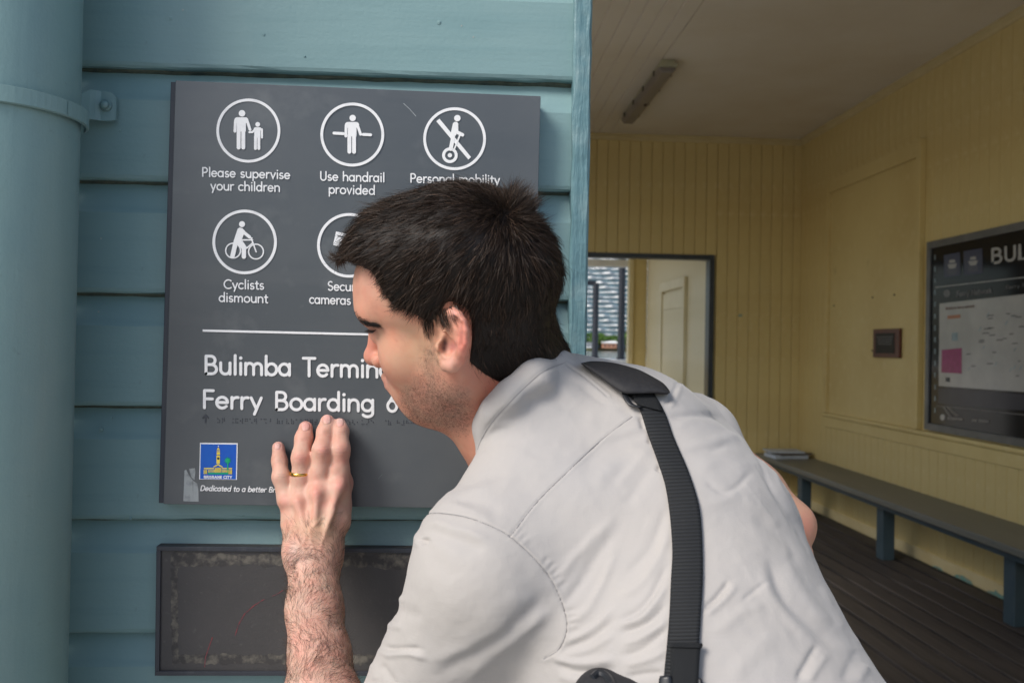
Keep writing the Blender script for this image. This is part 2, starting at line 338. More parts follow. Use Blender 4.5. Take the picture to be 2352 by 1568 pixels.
# tower
TY=560.
TX0=P(1300,700,TY)[0];TX1=TX0+62;zb=.9
tw=empty('apartment_tower',((TX0+TX1)/2,TY,zb),label='tall apartment tower with wavy white balconies across the river',cat='building')
NF=24;FH=3.05
mk('glazing',MB().box(-28,28,3,26,0,NF*FH),M['glass'],tw)
for i in range(NF):
    z=i*FH+2.3;n=90
    ph=i*1.9
    out=[];
    for j in range(n+1):
        x=-30+60*j/n;out.append((x,-1.6-1.5*math.sin(x*.42+ph)-.7*math.sin(x*.9+ph*.6)))
    pl=out+[(30,5),(-30,5)]
    hgt=[.55+.55*max(0,math.sin(x*.42+ph)) for x,_ in out]+[.9,.9]
    nn=len(pl);v=[(x,y,z) for x,y in pl]+[(x,y,z+h) for (x,y),h in zip(pl,hgt)]
    f=[(q,(q+1)%nn,nn+(q+1)%nn,nn+q) for q in range(nn)]
    # floor slab as a strip of quads
    me=MB().add(v,f)
    inner=[(x,4.9) for x,_ in out]
    vv=[(x,y,z) for x,y in out]+[(x,y,z) for x,y in inner];m_=n+1
    me.add(vv,[(q,q+1,m_+q+1,m_+q) for q in range(n)])
    link('balcony',me.mesh('balcony'),M['slab'],tw)
mb=MB()
for i in range(38): mb.box(-28+i*1.5,-27.75+i*1.5,2.6,2.98,0,NF*FH)
tag(link('mullion',mb.mesh(),M['slab'],tw),kind='stuff')
# trees on the far bank
def tree(x,y,r,h,m,label):
    e=empty('tree',(x,y,.9),label=label,cat='tree',group='trees along the far bank below the tower')
    mk('trunk',MB().cyl((0,0,0),(0,0,h*.6),r*.09,r*.05,8),M['trunk'],e)
    n=900;q=rng.normal(size=(n,3));q/=np.linalg.norm(q,axis=1,keepdims=True);rad=rng.uniform(.55,1.05,n)**.6
    c=q*rad[:,None]*[r,r,h*.36]+[0,0,h*.62]+np.sin(q*5+x)*r*.12
    s=r*.13;v=[];f=[]
    a=rng.normal(size=(n,3));b=rng.normal(size=(n,3));a/=np.linalg.norm(a,axis=1,keepdims=True);b/=np.linalg.norm(b,axis=1,keepdims=True)
    v=np.concatenate([c-a*s,c+b*s,c+a*s,c-b*s]);i=np.arange(n);f=np.stack([i,i+n,i+2*n,i+3*n],1)
    npmesh('crown',v,f,m,e,smooth=False)
tl=[(1345,9,11,'leaf','dark rounded'),(1362,6,7,'leaf2','bright low'),(1378,8,11,'leaf','dark narrow'),(1395,6,6,'leaf2','yellow-green'),(1412,8,10,'leaf','mid-green'),(1440,9,12,'leaf','tall dark'),(1452,7,9,'leaf','plain green')]
for i,(u,r,h,m_,w) in enumerate(tl):
    p=P(u,790,548+i*1.5);tree(p[0],548+i*1.5,r*.75,h*.85,M[m_],['leftmost dark tree on the far bank beside the teal corner','bright green low tree behind the thinner steel post','dark tree just right of the thinner steel post','yellow-green low tree midway between the two posts','mid-green tree just left of the thicker steel post','dark tree just right of the thicker steel post','green tree at the window post edge on the far bank'][i])
for u,w,m_,lab in ((1400,9,'brickw','low terracotta building on the far bank between the posts'),(1352,7,'slab','low pale building on the far bank at the left of the view')):
    p=P(u,800,544);e=empty('riverside_house',(p[0],544,.9),label=lab,cat='building')
    mk('wall',MB().box(-w/2,w/2,0,6,0,3.2),M[m_],e);mk('roof',MB().prism([(-.5,3.21),(6.5,3.21),(3,4.6)],-w/2-.4,w/2+.4,0),M['slab'],e)
    for q in range(3): mk('window',MB().box(-w/2+1+q*w/3.4,-w/2+2.2+q*w/3.4,-.05,-.01,1,2.2),M['steel'],e)

# ================= FRONT WALL =================
WY=1.13
wf=empty('weatherboard_wall',(-.3,WY,0),label='blue-green painted weatherboard wall that carries the charcoal sign',cat='wall')
zj0=P(170,148,WY)[2];pt=.1434
def wboard(x0,x1):
    # profile (y,z): chamfered top third, flat face, small lip at the bottom
    pr=[(.030,pt+.004),(.019,pt+.004),(.0165,pt-.0045),(.004,pt-.034),(.0,pt-.042),(0,.006),(.0015,.002),(.004,0),(.030,0)]
    n=40;v=[];f=[]
    for i in range(n+1):
        x=x0+(x1-x0)*i/n
        for j,(y,z) in enumerate(pr):
            w=0 if j in (0,1,8) else rng.normal()*.00018
            v.append((x,y+w,z+(rng.normal()*.00045 if j in (6,7) else w)))
    m_=len(pr)
    for i in range(n):
        for j in range(m_):
            a=i*m_+j;b=i*m_+(j+1)%m_;f.append((a,b,b+m_,a+m_))
    f.append(tuple(range(m_)));f.append(tuple(range(n*m_,(n+1)*m_))[::-1])
    return MB().add(v,f).mesh('weatherboard')
bms=[wboard(-.9,.445) for _ in range(4)]
kk=0
z=zj0+pt*11
while z>-.1+.05:
    if z<3.1:
        o=link('weatherboard',bms[kk%4],M['teal'],wf);o.location=(0,0,z);kk+=1
        ry=math.radians(-.12+random.uniform(-.03,.03));o.rotation_euler=(0,ry,0)
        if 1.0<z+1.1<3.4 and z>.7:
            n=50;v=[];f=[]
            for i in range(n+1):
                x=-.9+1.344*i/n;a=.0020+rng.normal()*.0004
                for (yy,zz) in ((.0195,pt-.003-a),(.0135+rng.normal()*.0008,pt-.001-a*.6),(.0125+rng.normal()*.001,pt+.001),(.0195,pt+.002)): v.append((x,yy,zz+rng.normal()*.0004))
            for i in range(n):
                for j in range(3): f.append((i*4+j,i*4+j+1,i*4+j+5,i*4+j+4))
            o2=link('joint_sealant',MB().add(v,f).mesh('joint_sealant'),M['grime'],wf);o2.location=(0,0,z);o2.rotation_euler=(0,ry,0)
    z-=pt
mk('wall_core',MB().box(-2.2,.445,.0305,.11,0,3.2),M['teal'],wf)
mk('wall_end',MB().box(-2.2,-.902,.0,.030,0,3.2),M['teal'],wf)
for (u,v,r_) in ((390,43,.0035),(605,80,.0032),(1008,52,.0035),(275,300,.002),(232,985,.003),(700,130,.0018),(300,1190,.002),(256,960,.0016)):
    p=P(u,v,WY)-np.array([-.3,WY,0]);mb=MB().cyl(p+[0,.001,0],p+[0,-.0006,0],r_,r_*.8,n=12).cyl(p+[r_*.2,-.0006,0],p+[r_*.2,-.0012,0],r_*.55,r_*.3,n=10)
    mk('nail_head',mb,M['teal'],wf,smooth=False)
for (u,v) in ((1087,86),(232,548),(226,716),(378,1148),(420,24),(1060,60)):
    p=P(u,v,WY-.0004)-np.array([-.3,WY,0]);a=.0011
    mk('paint_chip',MB().add([p+[-a,0,-a],p+[a*1.2,0,-a*.6],p+[a*.8,0,a*1.5],p+[-a*.7,0,a]],[(0,1,2,3)]),M['chip'],wf)
# corner stop with two faces
xa=P(1313,400,WY-.008)[0]+.3;xb=P(1353,500,WY-.012)[0]+.3
def rough_post(x0,x1,y0,y1,z0,z1,amp):
    n=120;v=[];f=[]
    pr=[(x0,y1),(x0,y0+.002),(x0+.002,y0),(x1-.003,y0),(x1,y0+.003),(x1,y1)]
    for i in range(n+1):
        zt=z0+(z1-z0)*i/n
        for j,(x,y) in enumerate(pr): v.append((x+rng.normal()*amp,y+rng.normal()*amp,zt))
    m_=len(pr)
    for i in range(n):
        for j in range(m_):
            a=i*m_+j;b=i*m_+(j+1)%m_;f.append((a,b,b+m_,a+m_))
    return MB().add(v,f)
mk('corner_stop',rough_post(xa,xb,-.012,.10,0,3.2,.0005),M['tealrough'],wf)
mk('inner_lining',MB().box(-2.2,xb-.004,.102,.115,0,3.2),M['yellow'],wf)
# ================= DOWNPIPE =================
PX=P(0,784,1.025)[0];PYc=1.025;PR=.0835
dp=empty('downpipe',(PX,PYc,0),label='thick teal painted downpipe with a clamp band at the left edge',cat='pipe')
pm=MB();n=64
pm.cyl((-.012+.024*.0,0,0),(.0,0,3.2),PR,n=n)
mk('pipe',pm,M['tealpipe'],dp,smooth=True)
zb1=P(60,190,PYc-PR)[2];zb0=P(60,232,PYc-PR)[2]
mb=MB();r1=PR+.0035
ang=np.linspace(-math.pi*1.08,math.radians(38),50)
v=[];f=[]
for a in ang:
    for (rr,zq) in ((PR+.0005,zb0),(r1,zb0+.001),(r1,zb1-.001),(PR+.0005,zb1)): v.append((rr*math.cos(a),rr*math.sin(a),zq-.0012*math.cos(a)))
for i in range(len(ang)-1):
    for j in range(4):
        a=i*4+j;b=i*4+(j+1)%4;f.append((a,b,b+4,a+4))
mb.add(v,f)
# bracket strap: from pipe tangent out to lug on the wall
a0=math.radians(-18);p0=np.array([r1*math.cos(a0),r1*math.sin(a0)])
A=P(205,216,1.10);B=P(222,236,1.118);C_=P(268,240,1.120)
pts=[(p0[0],p0[1]),(A[0]-PX-.012,A[1]-PYc-.02),(B[0]-PX,B[1]-PYc),(C_[0]-PX,C_[1]-PYc)]
zl1=P(245,212,1.12)[2];zl0=P(245,281,1.12)[2]
v=[];f=[];sm=[]
for i in range(13):
    t=i/12*3;k_=min(int(t),2);u=t-k_;sm.append(((pts[k_][0]*(1-u)+pts[k_+1][0]*u),(pts[k_][1]*(1-u)+pts[k_+1][1]*u),t))
sm=[sm[0]]+[((sm[i-1][0]+sm[i][0]+sm[i+1][0])/3,(sm[i-1][1]+sm[i][1]+sm[i+1][1])/3,sm[i][2]) for i in range(1,12)]+[sm[-1]]
for (x,y,t) in sm:
    w=min(1,t/1.8);z1=zb1-.004+(zl1-zb1+.004)*w;z0=zb0+.001+(zl0-zb0)*w
    if t>2.7: z1-=(t-2.7)*.02;z0+=(t-2.7)*.006
    for (dy,zq) in ((-.0025,z0),(-.0025,z1),(.0025,z1),(.0025,z0)): v.append((x,y+dy,zq))
for i in range(12):
    for j in range(4):
        a=i*4+j;b=i*4+(j+1)%4;f.append((a,b,b+4,a+4))
f.append((0,1,2,3));f.append((48,49,50,51))
mb.add(v,f)
mk('clamp_band',mb,M['tealpipe'],dp)
q=P(241,241,1.112)-np.array([PX,PYc,0])
mb=MB().cyl(q+[0,.006,0],q+[0,-.001,0],.0075,.0062,n=12).cyl(q+[0,-.001,0],q+[0,-.0045,0],.0062,.003,n=12)
mk('bolt',mb,M['tealpipe'],dp,smooth=True)

# ================= SIGN =================
SY=1.100
def SPt(u,v,d=0):   # a point on the sign face, d metres proud of it
    p=P(u,v,SY);return np.array([p[0],SY-d,p[2]])
tl,tr,bl=SPt(403,185),SPt(1242,221),SPt(375,1157);br=tr+bl-tl
sg=empty('terminal_sign',((tl+br)/2+[0,.02,0]).tolist(),label='large charcoal ferry terminal sign with white pictograms on the teal wall',cat='sign')
def quadplate(a,b,c,d,y0,y1):
    v=[];
    for y in (y0,y1):
        for p in (a,b,c,d): v.append((p[0],y,p[2]))
    return MB().add(v,[(0,1,2,3),(7,6,5,4),(0,4,5,1),(1,5,6,2),(2,6,7,3),(3,7,4,0)])
o=mk('face_plate',quadplate(tl,tr,br,bl,SY,SY+.006),M['sign'],None,.0006);put(sg,o)
sh=np.array([-.0078,0,0]);o=mk('backing',quadplate(tl+sh,tr-[.001,0,0],br-[.001,0,0],bl+sh,SY+.0062,WY-.001),M['signedge'],None,.0008);put(sg,o)
hz=[0]
def disc(mb,pts,d0=0):
    """raised flat shape on the sign from an outline of traced pixels"""
    hz[0]=(hz[0]+1)%9
    d=.0009+hz[0]*.00004
    A_=[SPt(u,v,d) for u,v in pts];B_=[SPt(u,v,-.0002) for u,v in pts];n=len(pts)
    mb.add(A_+B_,[tuple(range(n))]+[(i,n+i,n+(i+1)%n,(i+1)%n) for i in range(n)])
def circ(mb,u,v,r,n=28): disc(mb,[(u+r*math.cos(t),v+r*math.sin(t)) for t in np.linspace(0,2*math.pi,n,endpoint=False)])
def ring(mb,u,v,r0,r1,n=72,a0=0,a1=2*math.pi):
    hz[0]=(hz[0]+1)%9;d=.0009+hz[0]*.00004
    ts=np.linspace(a0,a1,n+1);vv=[];f=[]
    for t in ts:
        c,s=math.cos(t),math.sin(t)
        vv+= [SPt(u+r0*c,v+r0*s,-.0002),SPt(u+r0*c,v+r0*s,d),SPt(u+r1*c,v+r1*s,d),SPt(u+r1*c,v+r1*s,-.0002)]
    for i in range(n):
        for j in range(3): a=i*4+j;f.append((a,a+1,a+5,a+4))
    mb.add(vv,f)
def stroke(mb,pts,w,rnd=True):
    for (a,b),(c,d) in zip(pts[:-1],pts[1:]):
        an=math.atan2(d-b,c-a);r=w/2;out=[]
        if rnd:
            out+=[(c+r*math.cos(an+t),d+r*math.sin(an+t)) for t in np.linspace(-math.pi/2,math.pi/2,9)]
            out+=[(a-r*math.cos(an+t),b-r*math.sin(an+t)) for t in np.linspace(-math.pi/2,math.pi/2,9)]
        else:
            nx,ny=-math.sin(an)*r,math.cos(an)*r;out=[(c-nx,d-ny),(c+nx,d+ny),(a+nx,b+ny),(a-nx,b-ny)]
        disc(mb,out)
class Zm:
    def __init__(s,ox,oy,k): s.o=(ox,oy);s.k=k
    def __call__(s,*pts): return [(s.o[0]+x*s.k,s.o[1]+y*s.k) for x,y in pts]
def icon(name,build):
    mb=MB();build(mb);me=bpy.data.meshes.new(name);me.from_pydata(mb.v,[],mb.f);me.update()
    o=link(name,me,M['white']);put(sg,o);return o
z3=Zm(433.7,200.2,.19148);z4=Zm(917.4,216.8,.15953);z5=Zm(450.4,467.,.1844)
def ic1(mb):
    ring(mb,570.8,300.7,67.2,73.4);k=.19148
    circ(mb,*z3((640,318))[0],39*k);stroke(mb,z3((632,432),(632,535)),108*k,False);stroke(mb,z3((582,400),(682,400)),68*k)
    stroke(mb,z3((562,410),(555,533)),33*k);stroke(mb,z3((702,405),(736,512)),33*k);stroke(mb,z3((600,520),(600,728)),46*k);stroke(mb,z3((656,520),(656,728)),46*k)
    circ(mb,*z3((828,450))[0],28*k);stroke(mb,z3((824,515),(824,610)),74*k,False);stroke(mb,z3((802,506),(852,506)),42*k)
    stroke(mb,z3((879,510),(880,607)),24*k);stroke(mb,z3((802,503),(765,543),(728,545)),23*k);stroke(mb,z3((802,600),(802,740)),34*k);stroke(mb,z3((842,600),(842,740)),34*k)
def ic2(mb):
    ring(mb,809.4,309.9,66.8,73.2);k=.19148
    circ(mb,*z3((1966,374))[0],38*k);stroke(mb,z3((1960,485),(1960,595)),104*k,False);stroke(mb,z3((1908,456),(2010,456)),68*k)
    stroke(mb,z3((1888,460),(1884,590)),33*k);stroke(mb,z3((2024,460),(2062,570)),33*k);stroke(mb,z3((1927,580),(1927,778)),46*k);stroke(mb,z3((1983,580),(1983,780)),46*k)
    stroke(mb,z3((1742,555),(1856,562)),34*k);stroke(mb,z3((2092,571),(2182,576)),34*k)
def ic3(mb):
    ring(mb,1044.2,319.4,65.6,72);k=.15953
    disc(mb,z4((578,355),(1030,905),(993,942),(532,392)));circ(mb,*z4((834,347))[0],46*k)
    stroke(mb,z4((808,440),(780,570)),82*k);stroke(mb,z4((822,440),(824,545),(908,587)),50*k);stroke(mb,z4((775,590),(765,660),(738,790)),56*k);stroke(mb,z4((868,600),(795,780)),22*k)
    ring(mb,*z4((727,880))[0],70*k,112*k,40);circ(mb,*z4((727,880))[0],31*k)
def ic4(mb):
    ring(mb,562.3,555.9,67.6,74);k=.1844
    circ(mb,*z5((574,261))[0],37*k);disc(mb,z5((520,320),(545,302),(580,312),(610,345),(560,490),(470,470)));stroke(mb,z5((568,340),(665,418)),40*k)
    stroke(mb,z5((500,470),(455,662)),56*k);stroke(mb,z5((525,470),(598,560),(598,665)),54*k)
    ring(mb,*z5((748,602))[0],84*k,100*k,40);ring(mb,*z5((463,590))[0],84*k,100*k,40)
    for a in (((565,457),(705,457)),((690,440),(750,605)),((575,475),(632,560)),((712,490),(632,560)),((665,432),(698,434))): stroke(mb,z5(*a),17*k)
def ic5(mb):
    ring(mb,802.6,563.8,67.6,74);k=.1844
    disc(mb,z5((1745,352),(1960,400),(1925,575),(1707,520)));stroke(mb,z5((1700,679),(2080,679)),36*k);stroke(mb,z5((1960,560),(2010,670)),40*k)
icon('supervise_children_pictogram',ic1);icon('handrail_pictogram',ic2);icon('no_personal_mobility_pictogram',ic3);icon('dismount_pictogram',ic4);icon('camera_pictogram',ic5)
def slot(mb): disc(mb,z5((1765,398),(1862,416),(1858,432),(1762,414)))
mb=MB();d=.0014;q=[SPt(u,v,d) for u,v in z5((1765,398),(1862,416),(1858,434),(1762,416))];mb.add(q+[x+[0,.0004,0] for x in q],[(0,1,2,3),(0,4,5,1),(1,5,6,2),(2,6,7,3),(3,7,4,0)])
o=mk('camera_slot',mb,M['sign']);put(sg,o)
icon('dividing_line',lambda mb:disc(mb,[(466,756.5),(1172,773),(1172,778),(466,761.5)]))
# lettering: monoline letters with round ends, drawn stroke by stroke (unit: cap height = 1)
def arc(cx,cy,rx,ry,a0,a1,n=14): return [(cx+rx*math.cos(math.radians(a)),cy+ry*math.sin(math.radians(a))) for a in np.linspace(a0,a1,n)]
X=.66  # x height
r=X/2
GL={ # name:(advance,[polylines]) y up
'a':(.62,[arc(.27,r,.25,r-.03+.0,20,340),[(.52,X-.03),(.52,.03)]]),
'b':(.64,[[(.08,1.03),(.08,.03)],arc(.34,r,.25,r-.03,-180+20,180-20)]),
'c':(.52,[arc(.29,r,.26,r-.03,50,310)]),
'd':(.66,[[(.56,1.03),(.56,.03)],arc(.30,r,.25,r-.03,20,340)]),
'e':(.60,[[(.05,r+.01),(.53,r+.01)],arc(.29,r,.25,r-.03,3,318)]),
'g':(.66,[arc(.30,r,.25,r-.03,20,340),[(.56,X-.03),(.56,-.10)],arc(.31,-.08,.25,.20,0,-150)]),
'h':(.62,[[(.08,1.03),(.08,.03)],arc(.31,X-.27,.22,.24,180,0),[(.53,X-.27),(.53,.03)]]),
'i':(.22,[[(.11,X-.03),(.11,.03)],[(.11,.90),(.11,.901)]]),
'k':(.54,[[(.08,1.03),(.08,.03)],[(.45,X-.03),(.10,.27)],[(.20,.36),(.48,.03)]]),
'f':(.34,[[(.16,.03),(.16,.82)],arc(.30,.84,.14,.15,180,100,6),[(.03,X-.03),(.32,X-.03)]]),
'l':(.22,[[(.11,1.03),(.11,.03)]]),
'm':(.94,[[(.08,X-.03),(.08,.03)],arc(.275,X-.25,.19,.22,180,0),[(.465,X-.25),(.465,.03)],arc(.66,X-.25,.19,.22,180,0),[(.85,X-.25),(.85,.03)]]),
'n':(.62,[[(.08,X-.03),(.08,.03)],arc(.31,X-.27,.22,.24,180,0),[(.53,X-.27),(.53,.03)]]),
'o':(.64,[arc(.32,r,.27,r-.03,0,360,22)]),
'p':(.64,[[(.08,X-.03),(.08,-.28)],arc(.34,r,.25,r-.03,-160,160)]),
'r':(.40,[[(.08,X-.03),(.08,.03)],arc(.31,X-.27,.22,.24,180,75)]),
's':(.46,[arc(.235,X-.19,.16,.16,50,260,10)+arc(.225,.185,.175,.155,85,-145,12)]),
't':(.38,[[(.17,.86),(.17,.18)],arc(.30,.17,.13,.14,180,290,6),[(.03,X-.03),(.34,X-.03)]]),
'u':(.62,[[(.08,X-.03),(.08,.27)],arc(.30,.27,.22,.24,180,360),[(.53,X-.03),(.53,.03)]]),
'v':(.54,[[(.05,X-.03),(.27,.03),(.49,X-.03)]]),
'y':(.56,[[(.05,X-.03),(.28,.05)],[(.51,X-.03),(.20,-.26)]]),
'w':(.80,[[(.05,X-.03),(.22,.03),(.40,X-.05),(.58,.03),(.75,X-.03)]]),
'B':(.68,[[(.10,.97),(.10,.03)],[(.10,.97),(.33,.97)],arc(.33,.745,.21,.225,90,-90),[(.10,.52),(.36,.52)],arc(.36,.275,.245,.245,90,-90),[(.36,.03),(.10,.03)]]),
'C':(.80,[arc(.48,.5,.42,.47,50,310,18)]),
'D':(.80,[[(.10,.97),(.10,.03)],[(.10,.97),(.32,.97)],arc(.32,.5,.42,.47,90,-90,16),[(.32,.03),(.10,.03)]]),
'F':(.56,[[(.10,.97),(.10,.03)],[(.10,.97),(.50,.97)],[(.10,.52),(.46,.52)]]),
'P':(.62,[[(.10,.97),(.10,.03)],[(.10,.97),(.32,.97)],arc(.32,.71,.23,.26,90,-90),[(.32,.45),(.10,.45)]]),
'S':(.60,[arc(.30,.735,.22,.235,45,250,12)+arc(.29,.27,.235,.24,80,-145,14)]),
'T':(.64,[[(.32,.97),(.32,.03)],[(.04,.97),(.60,.97)]]),
'U':(.74,[[(.10,.97),(.10,.33)],arc(.37,.33,.27,.30,180,360),[(.64,.33),(.64,.97)]]),
'L':(.54,[[(.10,.97),(.10,.03),(.48,.03)]]),
'I':(.22,[[(.11,.97),(.11,.03)]]),
'M':(.86,[[(.10,.03),(.10,.97),(.43,.30),(.76,.97),(.76,.03)]]),
'A':(.72,[[(.04,.03),(.36,.97),(.68,.03)],[(.16,.33),(.56,.33)]]),
'N':(.76,[[(.10,.03),(.10,.97),(.66,.03),(.66,.97)]]),
'E':(.56,[[(.50,.97),(.10,.97),(.10,.03),(.50,.03)],[(.10,.5),(.46,.5)]]),
'R':(.64,[[(.10,.03),(.10,.97)],[(.10,.97),(.32,.97)],arc(.32,.72,.22,.25,90,-90),[(.32,.47),(.10,.47)],[(.30,.47),(.56,.03)]]),
'Y':(.64,[[(.04,.97),(.32,.50),(.32,.03)],[(.32,.50),(.60,.97)]]),
'6':(.64,[arc(.32,.32,.255,.29,0,360,20),[(.09,.42),(.42,.97)]]),
' ':(.34,[])}
def word(name,text,x0,x1,base0,base1,cap,th,m,place,parent,track=.06,slant=0,depth=None):
    """letters fitted between x0 and x1 (pixels on the plane 'place' maps from)"""
    adv=0;items=[]
    for ch in text:
        a,pl=GL[ch];items.append((adv,pl));adv+=a+track
    adv-=track;sx=(x1-x0)/adv;mb=MB();w=th/2
    cnt=0
    for ad,pls in items:
        for pl in pls:
            cnt+=1;dd=(depth or .0010)+(cnt%5)*.00003
            q=[]
            for (x,y) in pl:
                xx=x0+(ad+x+slant*y)*sx;bb=base0+(base1-base0)*(xx-x0)/(x1-x0);q.append((xx,bb-y*cap))
            n=len(q)
            # ribbon with round ends
            L=[];Rr=[];clo=n>5 and math.hypot(q[0][0]-q[-1][0],q[0][1]-q[-1][1])<.05
            for i in range(n):
                a=q[i-1] if i>0 else (q[-2] if clo else q[0]);b=q[i+1] if i<n-1 else (q[1] if clo else q[-1]);t=math.atan2(b[1]-a[1],b[0]-a[0])
                if 0<i<n-1:
                    t1=math.atan2(q[i][1]-a[1],q[i][0]-a[0]);t2=math.atan2(b[1]-q[i][1],b[0]-q[i][0]);dt=abs((t2-t1+math.pi)%(2*math.pi)-math.pi);ww=w/max(math.cos(dt/2),.45)
                else: ww=w
                L.append((q[i][0]-math.sin(t)*ww,q[i][1]+math.cos(t)*ww));Rr.append((q[i][0]+math.sin(t)*ww,q[i][1]-math.cos(t)*ww))
            T=[place(*c,dd) for c in L]+[place(*c,dd) for c in Rr]+[place(*c,-.0001) for c in L]+[place(*c,-.0001) for c in Rr]
            f=[]
            for i in range(n-1 if math.hypot(q[0][0]-q[-1][0],q[0][1]-q[-1][1])>.2 or n>2 else 0):
                f+=[(i,i+1,n+i+1,n+i),(i,2*n+i,2*n+i+1,i+1),(n+i,n+i+1,3*n+i+1,3*n+i)]
            mb.add(T,f)
            dot=math.hypot(q[0][0]-q[-1][0],q[0][1]-q[-1][1])<.2 and n==2
            if not clo:
                for e in ((q[0],) if dot else (q[0],q[-1])):
                    rw=w*(1.2 if dot else 1);cs=[(e[0]+rw*math.cos(t),e[1]+rw*math.sin(t)) for t in np.linspace(0,2*math.pi,10,endpoint=False)]
                    T=[place(*c,dd+.00001+(.00001 if e is q[-1] else 0)) for c in cs]+[place(*c,-.0001) for c in cs]
                    mb.add(T,[tuple(range(10))]+[(i,10+i,10+(i+1)%10,(i+1)%10) for i in range(10)])
    me=bpy.data.meshes.new(name);me.from_pydata(mb.v,[],mb.f);me.update();o=link(name,me,m)
    if parent is not None: put(parent,o)
    return o
SW=lambda t,x0,x1,b0,b1,cap,th,**k: word('lettering',t,x0,x1,b0,b1,cap,th,M['white'],SPt,sg,**k)
SW('Please supervise',464,667,406,412,21,2.9);SW('your children',484,644,437,441,21,2.9)
SW('Use handrail',735,884,415,419,21,2.9);SW('provided',755,862,445,448,21,2.9)
SW('Personal mobility',942,1148,420,424,21,2.9)
SW('Cyclists',514,607,663,665,21,2.9);SW('dismount',503,616,693,696,21,2.9)
SW('Security',753,845,667,670,21,2.9);SW('cameras',711,806,697,700,21,2.9)
SW('Bulimba',469,670,859,863,43,6.6,track=.05);SW('Terminal',695,915,864,868,43,6.6,track=.05)
SW('Ferry',465,603,937,940,42,6.6,track=.05);SW('Boarding',631,861,941,945,42,6.6,track=.05);SW('6',888,914,945,946,42,6.4)
SW('Dedicated to a better Brisbane',460,676,1126,1131,12,2.0,slant=.22)
# braille row and arrow
mb=MB();u=500.
rb=random.Random(7)
while u<992:
    if rb.random()<.16: u+=9;continue
    for cx in (0,4.2):
        for cy in range(3):
            if rb.random()<.5:
                c=SPt(u+cx,961+cy*4.3+(u-500)*.012,0);mb.cyl(c+[0,.0002,0],c-[0,.0008,0],.0009,.0004,n=6)
    u+=10.8
o=mk('braille_dots',mb,M['signedge']);o['kind']='stuff';put(sg,o)
def arr(mb): stroke(mb,[(472,970),(472,953)],2.6);stroke(mb,[(466,959),(472,952),(478,959)],2.6)
o=icon('tactile_arrow',arr);o.data.materials.clear();o.data.materials.append(M['signedge'])
# council emblem
zl=Zm(417.,984.2,.10637)
def lay(name,m,build,d):
    mb=MB();ct=[0]
    def poly(pts):
        ct[0]+=1;q=[SPt(*p,d+(ct[0]%40)*.000012) for p in zl(*pts)];n=len(q);mb.add(q+[x+[0,.0002,0] for x in q],[tuple(range(n))]+[(i,n+i,n+(i+1)%n,(i+1)%n) for i in range(n)])
    def circle(x,y,r_,n=16): poly([(x+r_*math.cos(t),y+r_*math.sin(t)) for t in np.linspace(0,2*math.pi,n,endpoint=False)])
    def rect(x0,y0,x1,y1): poly([(x0,y0),(x1,y0),(x1,y1),(x0,y1)])
    build(poly,circle,rect);me=bpy.data.meshes.new(name);me.from_pydata(mb.v,[],mb.f);me.update();o=link(name,me,m);put(sg,o);return o
lay('emblem_border',M['white'],lambda p,c,r_:p([(402,300),(1216,308),(1198,1100),(384,1090)]),.0006)
lay('emblem_field',M['blue'],lambda p,c,r_:p([(420,330),(1190,338),(1174,1088),(404,1078)]),.0009)
def em(p,c,r_):
    p([(800,395),(835,455),(765,455)]);r_(765,468,835,484);r_(765,498,835,560);r_(760,575,833,750)
    p([(795,757),(895,815),(885,833),(795,785),(705,828),(693,812)])
    r_(490,840,710,866);r_(880,842,985,866);r_(1022,842,1096,868)
    for x in range(582,715,26): r_(x,882,x+16,938)
    for x in range(880,985,25): r_(x,882,x+16,938)
    for x in range(728,862,24): r_(x,835,x+17,940)
    for x in (486,513,540): r_(x,882,x+18,972)
    for x in (1022,1050,1078): r_(x,882,x+18,975)
lay('emblem_city_hall',M['yel'],em,.0012)
def eg(p,c,r_):
    r_(580,947,1010,976);r_(992,730,1014,950);c(1003,682,42)
    for t in range(0,360,24):
        a=math.radians(t);dx,dy=math.cos(a),math.sin(a);L_=88 if t%48 else 76
        p([(1003-dy*16,682+dx*16),(1003+dx*L_,682+dy*L_),(1003+dy*16,682-dx*16)])
lay('emblem_palm',M['grn'],eg,.0013)
lay('emblem_ball',M['white'],lambda p,c,r_:c(802,370,11),.0012)
lay('emblem_clock',M['darkframe'],lambda p,c,r_:c(797,637,26),.0014)
word('emblem_lettering','BRISBANE CITY',*[417+x*.10637 for x in (486,1094)],984.2+1066*.10637,984.2+1068*.10637,5.8,1.5,M['white'],SPt,sg,depth=.0012)
lay('tape_residue',M['residue'],lambda p,c,r_:(p([(65,900),(100,880),(140,960),(190,1040),(240,1100),(250,1440+128),(40,1560)]),p([(165,860),(290,850),(300,940),(280,1110),(210,1040)]),p([(251,1120),(340,1180),(365,1300),(372,1568),(251,1568)])),.0003)
# scratches
for (a,b,c,d_) in ((926,238,940,251),(940,251,955,268),(868,1100,877,1089)):
    q=[SPt(a,b,.0002),SPt(c,d_,.0002),SPt(c+1.2,d_-.8,.0002),SPt(a+1.2,b-.8,.0002)]
    o=mk('scratch',MB().add(q,[(0,1,2,3)]),M['residue']);put(sg,o)
